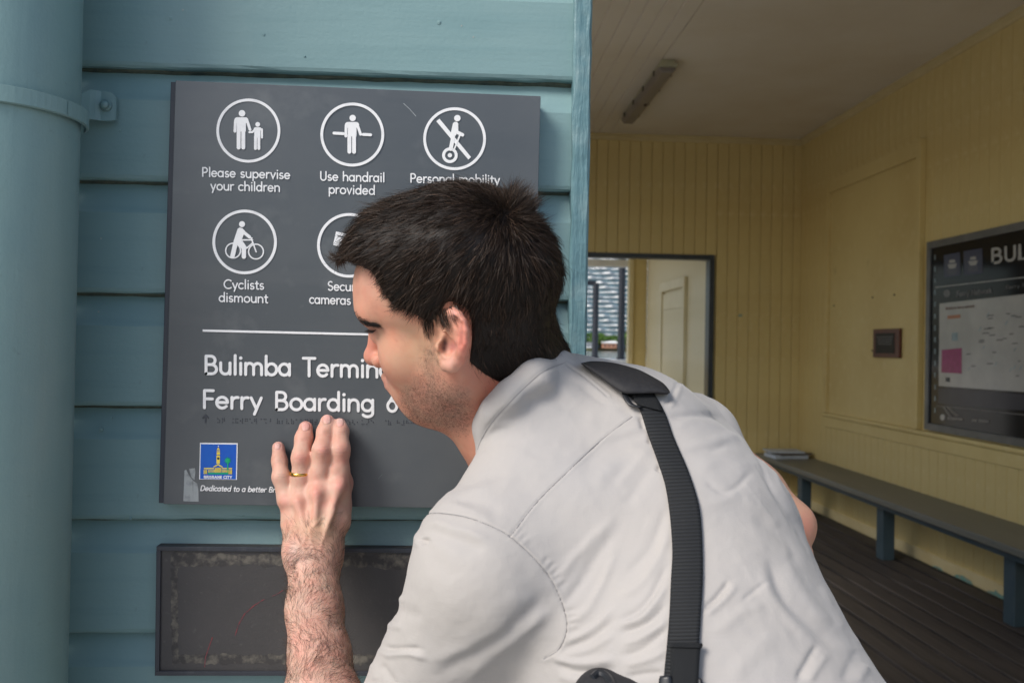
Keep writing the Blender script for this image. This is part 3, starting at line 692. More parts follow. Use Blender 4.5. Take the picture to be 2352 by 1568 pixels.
# ================= WORN SLATE PANEL =================
lt,rt_,lb=P(359,1254,1.112),P(1210,1262,1.112),P(355,1551,1.112);rb_=rt_+lb-lt
lp=empty('slate_panel',((lt+rb_)/2).tolist(),label='worn dark slate panel with raised rim on the wall below the sign',cat='panel')
o=mk('panel',quadplate(lt,rt_,rb_,lb,1.1155,WY-.0005),M['slate'],None);put(lp,o)
def bar(a,b,c,d): 
    o=mk('rim',quadplate(a,b,c,d,1.112,1.1153),M['slaterim'],None,.0006);put(lp,o)
w_=.0055;ex=np.array([w_,0,0]);ez=np.array([0,0,-w_])
bar(lt,rt_,rt_+ez,lt+ez);bar(lb-ez,rb_-ez,rb_,lb);bar(lt+ez*1.02,lt+ez*1.02+ex,lb-ez*1.02+ex,lb-ez*1.02);bar(rt_+ez*1.02-ex,rt_+ez*1.02,rb_-ez*1.02,rb_-ez*1.02-ex)
# chalky worn bands just inside the rim, and a pen curve: thin films
def film(name,poly,m,d=.0003):
    q=[P(u,v,1.1153) for u,v in poly];q=[np.array([x[0],1.1155-d,x[2]]) for x in q];n=len(q)
    me=bpy.data.meshes.new(name);me.from_pydata([tuple(x) for x in q],[],[tuple(range(n))]);me.update();o=link(name,me,m);put(lp,o)
def jag(x0,y0,x1,y1,w,n=26):
    a=[];b=[]
    for i in range(n+1):
        t=i/n;x=x0+(x1-x0)*t;y=y0+(y1-y0)*t;ww=w*(.5+.5*rng.random())
        nx,ny=(0,1) if abs(x1-x0)>abs(y1-y0) else (1,0)
        a.append((x-nx*ww,y-ny*ww));b.append((x+nx*ww,y+ny*ww))
    return a+b[::-1]
film('worn_band',jag(392,1284,1190,1288,19,90),M['slatewear']);film('worn_band',jag(396,1512,1190,1515,15,90),M['slatewear'],.00025)
film('worn_band',jag(400,1304,402,1502,10),M['slatewear'],.0002)
pc=[(470,1530),(472,1508),(480,1484),(488,1462)];pc2=[(540,1458),(548,1432),(562,1408),(585,1388),(608,1374)];pc3=[(625,1368),(640,1361),(650,1354)]
for c_ in (pc,pc2,pc3): film('pen_mark',[(x-1.0,y) for x,y in c_]+[(x+1.0,y+.9) for x,y in c_[::-1]],M['redpen'],.0004)
film('worn_band',jag(860,1292,1190,1296,17,40),M['slatewear'],.00035)

# ================= WAITING ROOM FURNITURE =================
bn=empty('bench',(2.87,5.4,FZ),label='long grey wall bench on slate blue legs along the yellow side wall',cat='bench')
mk('seat',MB().box(2.67-2.87,RX-.0085-2.87,3.2-5.4,7.69-5.4,.385,.425),M['seatp'],bn,.006)
mk('seat_rail',MB().box(2.715-2.87,2.735-2.87,3.2-5.4,7.67-5.4,.345,.384),M['legp'],bn,.003)
for yy in (4.20,5.54,6.88,3.3): mk('leg',MB().box(2.765-2.87,2.845-2.87,yy-.045-5.4,yy+.045-5.4,0,.384),M['legp'],bn,.004)
for yy in (4.20,5.54,6.88,3.3): mk('bearer',MB().box(2.846-2.87,RX-.009-2.87,yy-.03-5.4,yy+.03-5.4,.34,.384),M['legp'],bn,.003)
p=P(1805,1030,7.6)
e=empty('booklet_stack',(2.84,7.38,FZ+.426),label='pale and dark booklets stacked on the far end of the bench',cat='booklets')
for i,(dx,a,m_,t) in enumerate(((0,.1,'book',.03),(.03,.2,'bookd',.018),(-.02,-.05,'book',.014))):
    o=mk('booklet',MB().box(-.15,.15,-.11,.11,0,t-.001),M[m_],e,.001);o.location=(dx,0,[0,.03,.048][i]);o.rotation_euler=(0,0,a)
# ceiling light
lt1,lt2=5.66,7.03
cl=empty('ceiling_light',(1.347,(lt1+lt2)/2,H-.006),label='dusty unlit fluorescent batten on the ceiling of the waiting room',cat='ceiling light')
hl=(lt2-lt1)/2
mk('base',MB().box(-.045,.045,-hl,hl,-.035,-.001),M['lampend'],cl,.004)
mk('diffuser',MB().prism([(-.058,-.036),(.058,-.036),(.056,-.062),(.035,-.083),(-.035,-.083),(-.056,-.062)],-hl+.01,hl-.01,1),M['lamp'],cl,.006,smooth=False)
mk('end_cap',MB().prism([(-.062,-.030),(.062,-.030),(.060,-.050),(-.060,-.050)],-hl-.012,-hl+.04,1),M['lampend'],cl,.003)
for i in range(4):
    for s_ in (-1,1): mk('clip',MB().box(s_*.059-.004,s_*.059+.004,-hl+.15+i*.35,-hl+.18+i*.35,-.06,-.03),M['screw'],cl)
mk('knob',MB().cyl((.02,.1,-.083),(.02,.1,-.092),.012,n=10),M['screw'],cl)
# plaque
pl=empty('plaque',(RX-.014,6.05,1.44),label='small wooden plaque with a black plate on the blocked-up doorway',cat='plaque')
mk('mount',MB().box(-.022,0,-.19,.19,-.10,.105),M['wood'],pl,.003)
mk('plate',MB().box(-.025,-.0225,-.13,.145,-.070,.075),M['plate'],pl)
for i in range(4): mk('inscription',MB().box(-.0262,-.0255,-.11+i*.006,.125-i*.008,.045-i*.017,.050-i*.017),M['postdim'],pl)
# notice board (faces -X); local coordinates: y along wall, z up
NX=RX-.009;ny0,ny1,nz0,nz1=3.85,5.51,.88,2.10
nb=empty('notice_board',(NX,(ny0+ny1)/2,nz0),label='black framed ferry timetable board with a map, cropped by the right edge',cat='notice board')
cy=(ny0+ny1)/2;hw=(ny1-ny0)/2;hh=nz1-nz0
mk('backing',MB().box(-.02,0,-hw+.02,hw-.02,.02,hh-.02),M['black'],nb)
for (a,b,c,d) in ((-hw,hw,0,.045),(-hw,hw,hh-.045,hh),(-hw,-hw+.04,.0455,hh-.0455),(hw-.04,hw,.0455,hh-.0455)): mk('frame_bar',MB().box(-.034,0,a,b,c,d),M['alu'],nb,.003)
def NP(u,v,d=0):     # board plane point from a traced pixel
    dd=ray(u,v);xx=NX-.0205-d;p=CAM+dd*(xx/dd[0]);return p
def nfilm(name,poly,m,d):
    q=[NP(u,v,d) for u,v in poly];n=len(q);me=bpy.data.meshes.new(name);me.from_pydata([tuple(x-np.array(nb.location)) for x in q],[],[tuple(range(n))]);me.update();return link(name,me,m,nb)
nfilm('map_sheet',[(2158,697),(2420,668),(2420,905),(2156,886)],M['postwhite'],.001)
nfilm('footer_strip',[(2155,890),(2420,910),(2420,948),(2155,926)],M['postgrey'],.001)
nfilm('magenta_box',[(2163,803),(2209,799),(2209,858),(2162,855)],M['magenta'],.002)
nfilm('ferry_pictogram_tile',[(2168,586),(2205,579),(2206,632),(2169,637)],M['postnavy'],.001)
nfilm('ferry_pictogram_tile',[(2213,577),(2256,570),(2257,627),(2214,632)],M['postnavy'],.001)
for (cx,cy_) in ((2187,607),(2235,600)):
    nfilm('ferry_hull',[(cx-11,cy_),(cx+11,cy_-2),(cx+7,cy_+9),(cx-7,cy_+10)],M['posttext'],.002);nfilm('ferry_cabin',[(cx-6,cy_-10),(cx+6,cy_-11),(cx+7,cy_-4),(cx-7,cy_-3)],M['posttext'],.002)
    for i in range(3): nfilm('wave',[(cx-11,cy_+13+i*4),(cx+11,cy_+12+i*4),(cx+11,cy_+13.5+i*4),(cx-11,cy_+14.5+i*4)],M['postdim'],.002)
nfilm('rule',[(2148,659),(2420,628),(2420,630.5),(2148,661)],M['posttext'],.0015);nfilm('rule',[(2150,931),(2420,958),(2420,960),(2150,932.5)],M['postdim'],.0015)
def NPp(u,v,d): return NP(u,v,.001+max(d,-.0009))
word('heading','BULIMBA',2276,2470,606,577,34,6.2,M['posttext'],NPp,nb,track=.10)
word('subheading','Ferry Network',2197,2278,682,673,13,2.4,M['postdim'],NPp,nb)
word('subheading','Ferry Network',2310,2400,664,653,8,1.4,M['postdim'],NPp,nb).name='small_print'
word('map_title','Brisbane ferry network',2172,2238,711,705,5,1.2,M['wood'],NPp,nb)
mb=MB();nfilm('route_ring',[(2175+8*math.cos(t),674+9*math.sin(t)) for t in np.linspace(0,6.28,12)],M['postdim'],.0015)
rm=random.Random(3)
for i in range(46):
    u=rm.uniform(2215,2390);v=rm.uniform(720,870)+ (u-2215)*-.02;L_=rm.uniform(5,16)
    if rm.random()<.6: nfilm('map_label',[(u,v),(u+L_,v-L_*.05),(u+L_,v+1.8-L_*.05),(u,v+1.8)],M['postgrey'],.0021+i*.00001)
    else: nfilm('map_route',[(u,v),(u+L_*.4,v-L_*.8),(u+L_*.4+2.5,v-L_*.8),(u+2.5,v)],M['mapline'],.0020+i*.00001)
nfilm('map_key',[(2176,725),(2206,722),(2206,730),(2176,733)],M['brickw'],.002);nfilm('map_key',[(2186,764),(2200,763),(2200,782),(2186,783)],M['mapline'],.002);nfilm('map_key',[(2172,866),(2182,867),(2182,877),(2172,876)],M['steel'],.002)
nfilm('footer_mark',[(2165+6*math.cos(t),958+7*math.sin(t)) for t in np.linspace(0,6.28,12)],M['posttext'],.0015)
for (a,b) in ((2176,2212),(2232,2244),(2247,2272)): nfilm('footer_lettering',[(a,957+(a-2176)*.08),(b,957+(b-2176)*.08),(b,963+(b-2176)*.08),(a,963+(a-2176)*.08)],M['postdim'],.0015)
nfilm('slanted_stripe',[(2163,932),(2168,932.5),(2188,958),(2183,958)],M['postdim'],.0016);nfilm('slanted_stripe',[(2174,934),(2179,934),(2203,955),(2198,956)],M['postdim'],.0016)
for i in range(14): nfilm('edge_mark',[(2146,585+i*27),(2149,585+i*27),(2149,596+i*27),(2146,597+i*27)],M['mapline'],.0008)

# ---------- signed distances ----------
def sphere(p,c,r): return np.sqrt(((p-np.asarray(c,np.float32))**2).sum(1))-r
def ell(p,c,r,R=None):
    q=p-np.asarray(c,np.float32)
    if R is not None: q=q@np.asarray(R,np.float32).T
    r=np.asarray(r,np.float32)
    a=q/r;k0=np.sqrt((a*a).sum(1));b=a/r;k1=np.sqrt((b*b).sum(1))+1e-9
    return k0*(k0-1)/k1
def cone(p,a,b,ra,rb):
    a=np.asarray(a,np.float32);b=np.asarray(b,np.float32)
    ab=b-a;t=np.clip(((p-a)@ab)/(ab@ab),0,1)
    d=np.sqrt(((p-a-t[:,None]*ab)**2).sum(1))
    return d-(ra+(rb-ra)*t)
def smin(a,b,k):
    h=np.maximum(k-np.abs(a-b),0)/k
    return np.minimum(a,b)-h*h*k*.25
def smax(a,b,k): return -smin(-a,-b,k)
def chain(p,pts,k):
    d=None
    for (a,ra),(b,rb) in zip(pts[:-1],pts[1:]):
        e=cone(p,a,b,ra,rb);d=e if d is None else smin(d,e,k)
    return d
# ---------- surface nets ----------
def mesh_sdf(f,lo,hi,h):
    lo=np.array(lo,float);hi=np.array(hi,float)
    m=8;n=(np.ceil((hi-lo)/h/m).astype(int))*m
    nb=n//m
    # coarse
    ax=[lo[i]+(np.arange(nb[i])+.5)*m*h for i in range(3)]
    G=np.stack(np.meshgrid(*ax,indexing='ij'),-1).reshape(-1,3).astype(np.float32)
    c=f(G).reshape(nb)
    near=np.abs(c)<m*h*1.35
    V=np.repeat(np.repeat(np.repeat(c,m,0),m,1),m,2).astype(np.float32)
    N=np.repeat(np.repeat(np.repeat(near,m,0),m,1),m,2)
    idx=np.argwhere(N)
    out=np.empty(len(idx),np.float32)
    for s in range(0,len(idx),400000):
        q=(lo+idx[s:s+400000]*h).astype(np.float32);out[s:s+400000]=f(q)
    V[N]=out
    # cells
    ins=V<0
    n=np.array(V.shape)
    s=np.zeros(n-1,np.int8)
    for i in (0,1):
        for j in (0,1):
            for k in (0,1): s+=ins[i:n[0]-1+i,j:n[1]-1+j,k:n[2]-1+k]
    act=(s>0)&(s<8)
    cells=np.argwhere(act);cid=-np.ones(act.shape,np.int64);cid[act]=np.arange(len(cells))
    acc=np.zeros((len(cells),3));cnt=np.zeros(len(cells))
    corners=[(i,j,k) for i in (0,1) for j in (0,1) for k in (0,1)]
    vals={c:V[cells[:,0]+c[0],cells[:,1]+c[1],cells[:,2]+c[2]] for c in corners}
    for a in corners:
        for b in corners:
            if sum(b)-sum(a)==1 and sum(abs(x-y) for x,y in zip(a,b))==1:
                va,vb=vals[a],vals[b];mk=(va<0)!=(vb<0)
                t=np.where(mk,va/np.where(mk,va-vb,1),0)
                pt=np.array(a)+t[:,None]*(np.array(b)-np.array(a))
                acc[mk]+=pt[mk];cnt[mk]+=1
    verts=lo+(cells+acc/cnt[:,None])*h
    faces=[]
    for axis in range(3):
        sl0=[slice(None)]*3;sl1=[slice(None)]*3
        sl0[axis]=slice(0,-1);sl1[axis]=slice(1,None)
        A=ins[tuple(sl0)];B=ins[tuple(sl1)]
        e=np.argwhere(A!=B)
        o1,o2=[(1,2),(2,0),(0,1)][axis]
        ok=(e[:,o1]>0)&(e[:,o2]>0)&(e[:,o1]<n[o1]-1)&(e[:,o2]<n[o2]-1)
        e=e[ok]
        fl=A[e[:,0],e[:,1],e[:,2]]
        d1=np.zeros(3,int);d1[o1]=1;d2=np.zeros(3,int);d2[o2]=1
        q=[e,e-d1,e-d1-d2,e-d2]
        q=np.stack([cid[x[:,0],x[:,1],x[:,2]] for x in q],1)
        q=q[(q>=0).all(1)&True] if (q<0).any() else q
        fl=fl[:len(q)]
        q[~fl]=q[~fl][:,::-1]
        faces.append(q)
    F=np.concatenate(faces)
    return verts,F
def vnormals(v,f):
    a=v[f[:,2]]-v[f[:,0]];b=v[f[:,3]]-v[f[:,1]];n=np.cross(a,b)
    N=np.zeros_like(v)
    for i in range(4): np.add.at(N,f[:,i],n)
    return N/(np.linalg.norm(N,axis=1,keepdims=True)+1e-12)
def smooth_mesh(v,f,it=1,lam=.5):
    for _ in range(it):
        s=np.zeros_like(v);c=np.zeros(len(v))
        for i in range(4):
            np.add.at(s,f[:,i],v[f[:,(i+1)%4]]);np.add.at(c,f[:,i],1)
            np.add.at(s,f[:,i],v[f[:,(i+3)%4]]);np.add.at(c,f[:,i],1)
        v=v+lam*(s/c[:,None]-v)
    return v
# ---------- head ----------
HY,HP,HR=map(math.radians,(24,9,18))
def basis(psi,p,ro):
    Fh=np.array([-np.cos(psi),np.sin(psi),0]);U=np.array([0,0,1.]);Lh=np.cross(U,Fh)
    F2=Fh*np.cos(p)-U*np.sin(p);U2=U*np.cos(p)+Fh*np.sin(p)
    U3=U2*np.cos(ro)+Lh*np.sin(ro);L3=Lh*np.cos(ro)-U2*np.sin(ro)
    return np.stack([L3,F2,U3])
HB=basis(HY,HP,HR)
HC=P(1014,785,.815)-.074*HB[0]
def to_head(p): return ((p-HC)@HB.T)
def from_head(q): return HC+np.asarray(q)@HB
def EP(u,v,xl):
    d=ray(u,v);n=HB[0];t=(xl-(CAM-HC)@n)/(d@n);return CAM+d*t
def head_sdf(p):
    q=to_head(p).astype(np.float32)
    s=q.copy();s[:,0]=np.abs(s[:,0])
    d=ell(s,(0,-.010,.043),(.076,.095,.080))
    d=smin(d,ell(s,(0,.047,.044),(.066,.063,.056)),.02)
    d=smin(d,ell(s,(0,.024,.072),(.052,.058,.045)),.03)
    d=smin(d,ell(s,(0,.046,-.026),(.060,.053,.064)),.02)
    d=smin(d,sphere(s,(.041,.057,-.016),.023),.02)
    d=smin(d,cone(s,(.010,.100,.030),(.046,.079,.033),.0125,.0115),.014)
    d=smax(d,-sphere(s,(.031,.111,.007),.020),.012)
    d=smin(d,sphere(s,(.031,.081,.010),.0138),.004)
    d=smin(d,cone(s,(0,.099,.020),(0,.115,-.021),.0075,.0085),.012)
    d=smin(d,sphere(s,(0,.1165,-.0215),.0100),.006)
    d=smin(d,sphere(s,(.0120,.105,-.0245),.0075),.006)
    d=smax(d,-sphere(s,(.006,.111,-.033),.0035),.003)
    d=smin(d,ell(s,(0,.072,-.055),(.033,.030,.026)),.016)
    d=smin(d,cone(s,(0,.1085,-.046),(.021,.096,-.050),.0055,.003),.006)
    d=smin(d,cone(s,(0,.1065,-.056),(.020,.094,-.054),.0065,.003),.006)
    d=smin(d,sphere(s,(0,.069,-.077),.019),.018)
    d=smin(d,cone(s,(.014,.061,-.076),(.048,.006,-.046),.018,.016),.03)
    d=smin(d,cone(s,(.048,.006,-.046),(.056,.000,-.01),.016,.016),.03)
    return d
def neck_sdf(p):
    a,ra=S(1140,800,.90,128);b,rb=S(1185,945,.92,128);c,rc=S(1240,1090,.95,160)
    d=chain(p,[(a,ra),(b,rb),(c,rc)],.03)
    a,ra=S(1040,895,.90,66);b,rb=S(1120,965,.91,62)
    return smin(d,cone(p,a,b,ra,rb),.035)
HEL=[(1034,733,.078,.0036),(1033,722,.084,.0040),(1041,717,.087,.0042),(1052,725,.089,.0044),(1061,740,.092,.0044),(1066,760,.094,.0046),(1066,785,.094,.0048),(1061,807,.091,.0050),(1054,826,.087,.0056),(1040,839,.083,.0066),(1026,838,.080,.0062),(1019,822,.077,.0055)]
def ear_sdf(p,d):
    H=[(EP(u,v,x),r) for u,v,x,r in HEL]
    e=chain(p,H,.002)
    c0=EP(1036,785,.077)
    for (u,v,x,r) in HEL[2:]:
        e=smin(e,cone(p,c0,EP(u,v,x-.004),.006,.0036),.004)
    e=smin(e,chain(p,[(EP(1041,738,.084),.0030),(EP(1051,757,.087),.0035),(EP(1054,780,.088),.0038),(EP(1049,801,.086),.0040),(EP(1035,814,.083),.0042),(EP(1024,816,.081),.0035)],.002),.003)
    d=smin(d,e,.006)
    d=smin(d,sphere(p,EP(1012,797,.079),.0055),.004)
    d=smin(d,cone(p,EP(1022,764,.080),EP(1044,774,.083),.0028,.0020),.003)
    d=smax(d,-chain(p,[(EP(1046,731,.092),.0022),(EP(1055,747,.097),.0026),(EP(1058,768,.099),.0026),(EP(1057,792,.098),.0022)],.002),.003)
    d=smax(d,-ell(p,EP(1024,792,.084),(.0075,.0090,.0120)),.002)
    d=smax(d,-ell(p,EP(1038,795,.087),(.0050,.0065,.0060)),.003)
    return d
def skin_head(p):
    d=smin(head_sdf(p),neck_sdf(p),.028)
    return ear_sdf(p,d)
# hair region polygon (pixels on the near side, mirrored for the far side)
HAIRP=np.array([(640,640),(760,628),(806,612),(830,618),(848,630),(862,655),(874,682),(893,712),(929,728),(965,748),(989,778),(1003,752),(1022,728),(1034,708),(1048,711),(1060,722),(1066,742),(1068,775),(1066,805),(1062,838),(1104,872),(1140,893),(1200,890),(1300,900),(1500,900),(1500,200),(640,200)],float)
def poly_sd(uv,P):
    x,y=uv[:,0],uv[:,1];n=len(P);ins=np.zeros(len(x),bool);dm=np.full(len(x),1e9)
    for i in range(n):
        a=P[i];b=P[(i+1)%n]
        c=((a[1]>y)!=(b[1]>y))&(x<(b[0]-a[0])*(y-a[1])/(b[1]-a[1]+1e-12)+a[0]);ins^=c
        ab=b-a;t=np.clip(((x-a[0])*ab[0]+(y-a[1])*ab[1])/(ab@ab+1e-12),0,1)
        dm=np.minimum(dm,np.hypot(x-a[0]-t*ab[0],y-a[1]-t*ab[1]))
    return np.where(ins,dm,-dm)
def sst(a,b,x):
    t=np.clip((x-a)/(b-a),0,1);return t*t*(3-2*t)
def hair_mask(p):   # signed pixel distance inside the hair region
    q=to_head(p).copy();q[:,0]=np.abs(q[:,0])
    return poly_sd(proj(from_head(q)),HAIRP)
def hair_thick(p):
    q=to_head(p)
    m=sst(-4,26,hair_mask(p))
    T=.0030+.0100*sst(.02,.10,q[:,2])*sst(-.10,-.02,q[:,1])+.007*sst(.02,.085,q[:,1])*sst(.03,.07,q[:,2])+.011*sst(.01,-.06,q[:,2])*sst(-.03,-.08,q[:,1])
    return T*m-.004*(1-m)
def hair_sdf(p):
    base=smin(head_sdf(p),neck_sdf(p),.028)
    return base-hair_thick(p)
# ---------- left hand and forearm, right elbow ----------
def arm_sdf(p):
    def c(*pts): return [S(*q) for q in pts]
    palm=None
    for ch in ([(662,1150,1.070,21),(674,1200,1.062,24),(697,1270,1.045,34)],[(694,1148,1.066,27),(706,1265,1.043,42)],
               [(733,1140,1.062,28),(728,1265,1.042,44)],[(775,1138,1.066,24),(768,1190,1.060,28),(745,1265,1.044,34)]):
        e=chain(p,c(*ch),.01);palm=e if palm is None else smin(palm,e,.012)
    fore=smin(chain(p,c((709,1270,1.044,46),(713,1400,.99,46),(722,1600,.90,60),(760,1760,.86,95)),.02),
              chain(p,c((733,1270,1.044,42),(733,1400,.99,43),(744,1500,.95,52),(766,1620,.90,62),(830,1760,.86,95)),.02),.02)
    d=smin(palm,fore,.022)
    F=[[(658,1140,1.070,21),(646,1095,1.070,18.5),(642,1058,1.081,16),(639,1027,1.089,13.5)],
       [(690,1140,1.066,24),(692,1095,1.065,20.5),(692,1050,1.064,20.5),(698,1005,1.078,18.5),(702,983,1.087,15.5)],
       [(728,1130,1.062,25),(735,1085,1.062,21.5),(741,1035,1.060,22.5),(749,990,1.076,19.5),(752,968,1.086,16.5)],
       [(777,1122,1.064,26),(779,1080,1.064,22),(782,1033,1.062,20.5),(782,990,1.076,17.5),(780,975,1.086,15)]]
    fd=None
    for ch in F:
        e=chain(p,c(*ch),.006);fd=e if fd is None else smin(fd,e,.0035)
    d=smin(d,fd,.009)
    th=chain(p,c((772,1195,1.062,30),(784,1160,1.074,18),(792,1110,1.086,15),(790,1070,1.089,13)),.01)
    d=smin(d,th,.012)
    # knuckles, tendons
    for u,v,Y,r in ((778,1117,1.049,12),(727,1130,1.046,12),(684,1150,1.051,10),(655,1152,1.057,8)):
        d=smin(d,sphere(p,P(u,v,Y),r*1.05/2000),.012)
    for a,b in (((727,1135,1.040),(722,1230,1.026)),((779,1120,1.046),(745,1230,1.028)),((685,1155,1.045),(702,1230,1.029))):
        d=smin(d,cone(p,P(*a),P(*b),.0025,.002),.010)
    for u,v,Y,r in ((741,1034,1.0515,9),(782,1033,1.055,8),(692,1050,1.0575,8)):
        d=smin(d,sphere(p,P(u,v,Y),r*1.05/2000),.006)
    d=smin(d,sphere(p,P(684,1262,1.030),.009),.02)
    d=smin(d,cone(p,P(757,1128,1.058),P(740,1180,1.052),.009,.010),.016)
    return d
def elbow_sdf(p):
    def c(*pts): return [S(*q) for q in pts]
    return chain(p,c((1640,1040,1.02,66),(1735,1130,1.0,61),(1817,1205,.97,48),(1800,1290,.92,58),(1700,1420,.86,60)),.02)
# ---------- shirt ----------
SH=[ # chains of (u,v,Y,r)
 [(1130,1330,.80,172),(905,1690,.88,112)],
 [(1135,1270,.82,160),(1235,1105,.86,138),(1290,990,.90,120)],
 [(1290,990,.90,120),(1420,1010,.93,150),(1572,1024,.97,114),(1630,1108,.93,122)],
 [(1466,1068,.88,200),(1557,1250,.84,260),(1590,1480,.80,312),(1640,1760,.76,400)],
 [(1600,1520,.78,290),(1812,1835,.72,340)],
 [(1340,1230,.83,190),(1380,1440,.83,200),(1440,1720,.80,260)],
]
def shirt_sdf(p):
    a_=S(1236,932,.872,62);b_=S(1330,892,.90,56);d=cone(p,a_[0],b_[0],a_[1],b_[1])
    for ch in SH:
        e=chain(p,[S(*c) for c in ch],.03)
        d=e if d is None else smin(d,e,.045)
    return d
COL=[(1118,1015,.885,30),(1120,980,.862,30),(1138,945,.845,31),(1174,908,.835,32),(1228,868,.84,33),(1282,840,.875,28),(1335,855,.96,24)]
def collar_sdf(p): return chain(p,[S(*c) for c in COL],.016)

# ================= THE MAN =================
def fbm(p,sc,oct=3,seed=0):
    out=np.zeros(len(p));amp=1.;
    for o in range(oct):
        q=p*sc*(2**o)+seed*7.3+o*13.1;i=np.floor(q).astype(np.int64);f=q-i;f=f*f*(3-2*f)
        def h(a,b,c):
            n=(i[:,0]+a)*73856093^(i[:,1]+b)*19349663^(i[:,2]+c)*83492791
            n=(n^(n>>13))*1274126177;n=n^(n>>16);return (n&0xffff)/65535.*2-1
        x0=h(0,0,0)*(1-f[:,0])+h(1,0,0)*f[:,0];x1=h(0,1,0)*(1-f[:,0])+h(1,1,0)*f[:,0]
        x2=h(0,0,1)*(1-f[:,0])+h(1,0,1)*f[:,0];x3=h(0,1,1)*(1-f[:,0])+h(1,1,1)*f[:,0]
        out+=amp*((x0*(1-f[:,1])+x1*f[:,1])*(1-f[:,2])+(x2*(1-f[:,1])+x3*f[:,1])*f[:,2]);amp*=.5
    return out
def polydist(uv,pl):
    """distance to a polyline, position along it 0..1, signed side"""
    pl=np.array(pl,float);seg=np.linalg.norm(np.diff(pl,axis=0),axis=1);cum=np.r_[0,np.cumsum(seg)];tot=cum[-1]
    D=np.full(len(uv),1e9);T=np.zeros(len(uv));Sg=np.ones(len(uv))
    for i in range(len(pl)-1):
        a,b=pl[i],pl[i+1];ab=b-a;t=np.clip(((uv-a)@ab)/(ab@ab),0,1);e=uv-a-t[:,None]*ab;d=np.hypot(e[:,0],e[:,1])
        m=d<D;D[m]=d[m];T[m]=(cum[i]+t[m]*seg[i])/tot;Sg[m]=np.sign(ab[0]*e[m,1]-ab[1]*e[m,0])
    return D,T,Sg
def spline(pl,n=5):
    pl=np.array(pl,float);
    if len(pl)<3: return pl
    q=np.vstack([2*pl[0]-pl[1],pl,2*pl[-1]-pl[-2]]);out=[]
    for i in range(1,len(q)-2):
        for t in np.linspace(0,1,n,endpoint=False):
            out.append(.5*((2*q[i])+(-q[i-1]+q[i+1])*t+(2*q[i-1]-5*q[i]+4*q[i+1]-q[i+2])*t*t+(-q[i-1]+3*q[i]-3*q[i+1]+q[i+2])*t**3))
    out.append(pl[-1]);return np.array(out)
zA=Zm(817.4,967.5,.38297);zB=Zm(1442.9,834,.46808);zC=Zm(1034.2,792.3,.23932);z8=Zm(834,792.3,.4965)
YOKE=z8((1245,330),(1100,440),(950,580),(800,730),(680,885))
ARMH=z8((255,790),(340,775),(480,795),(600,840),(680,885),(780,975),(860,1070),(910,1170),(940,1270),(935,1340),(900,1410),(835,1450))
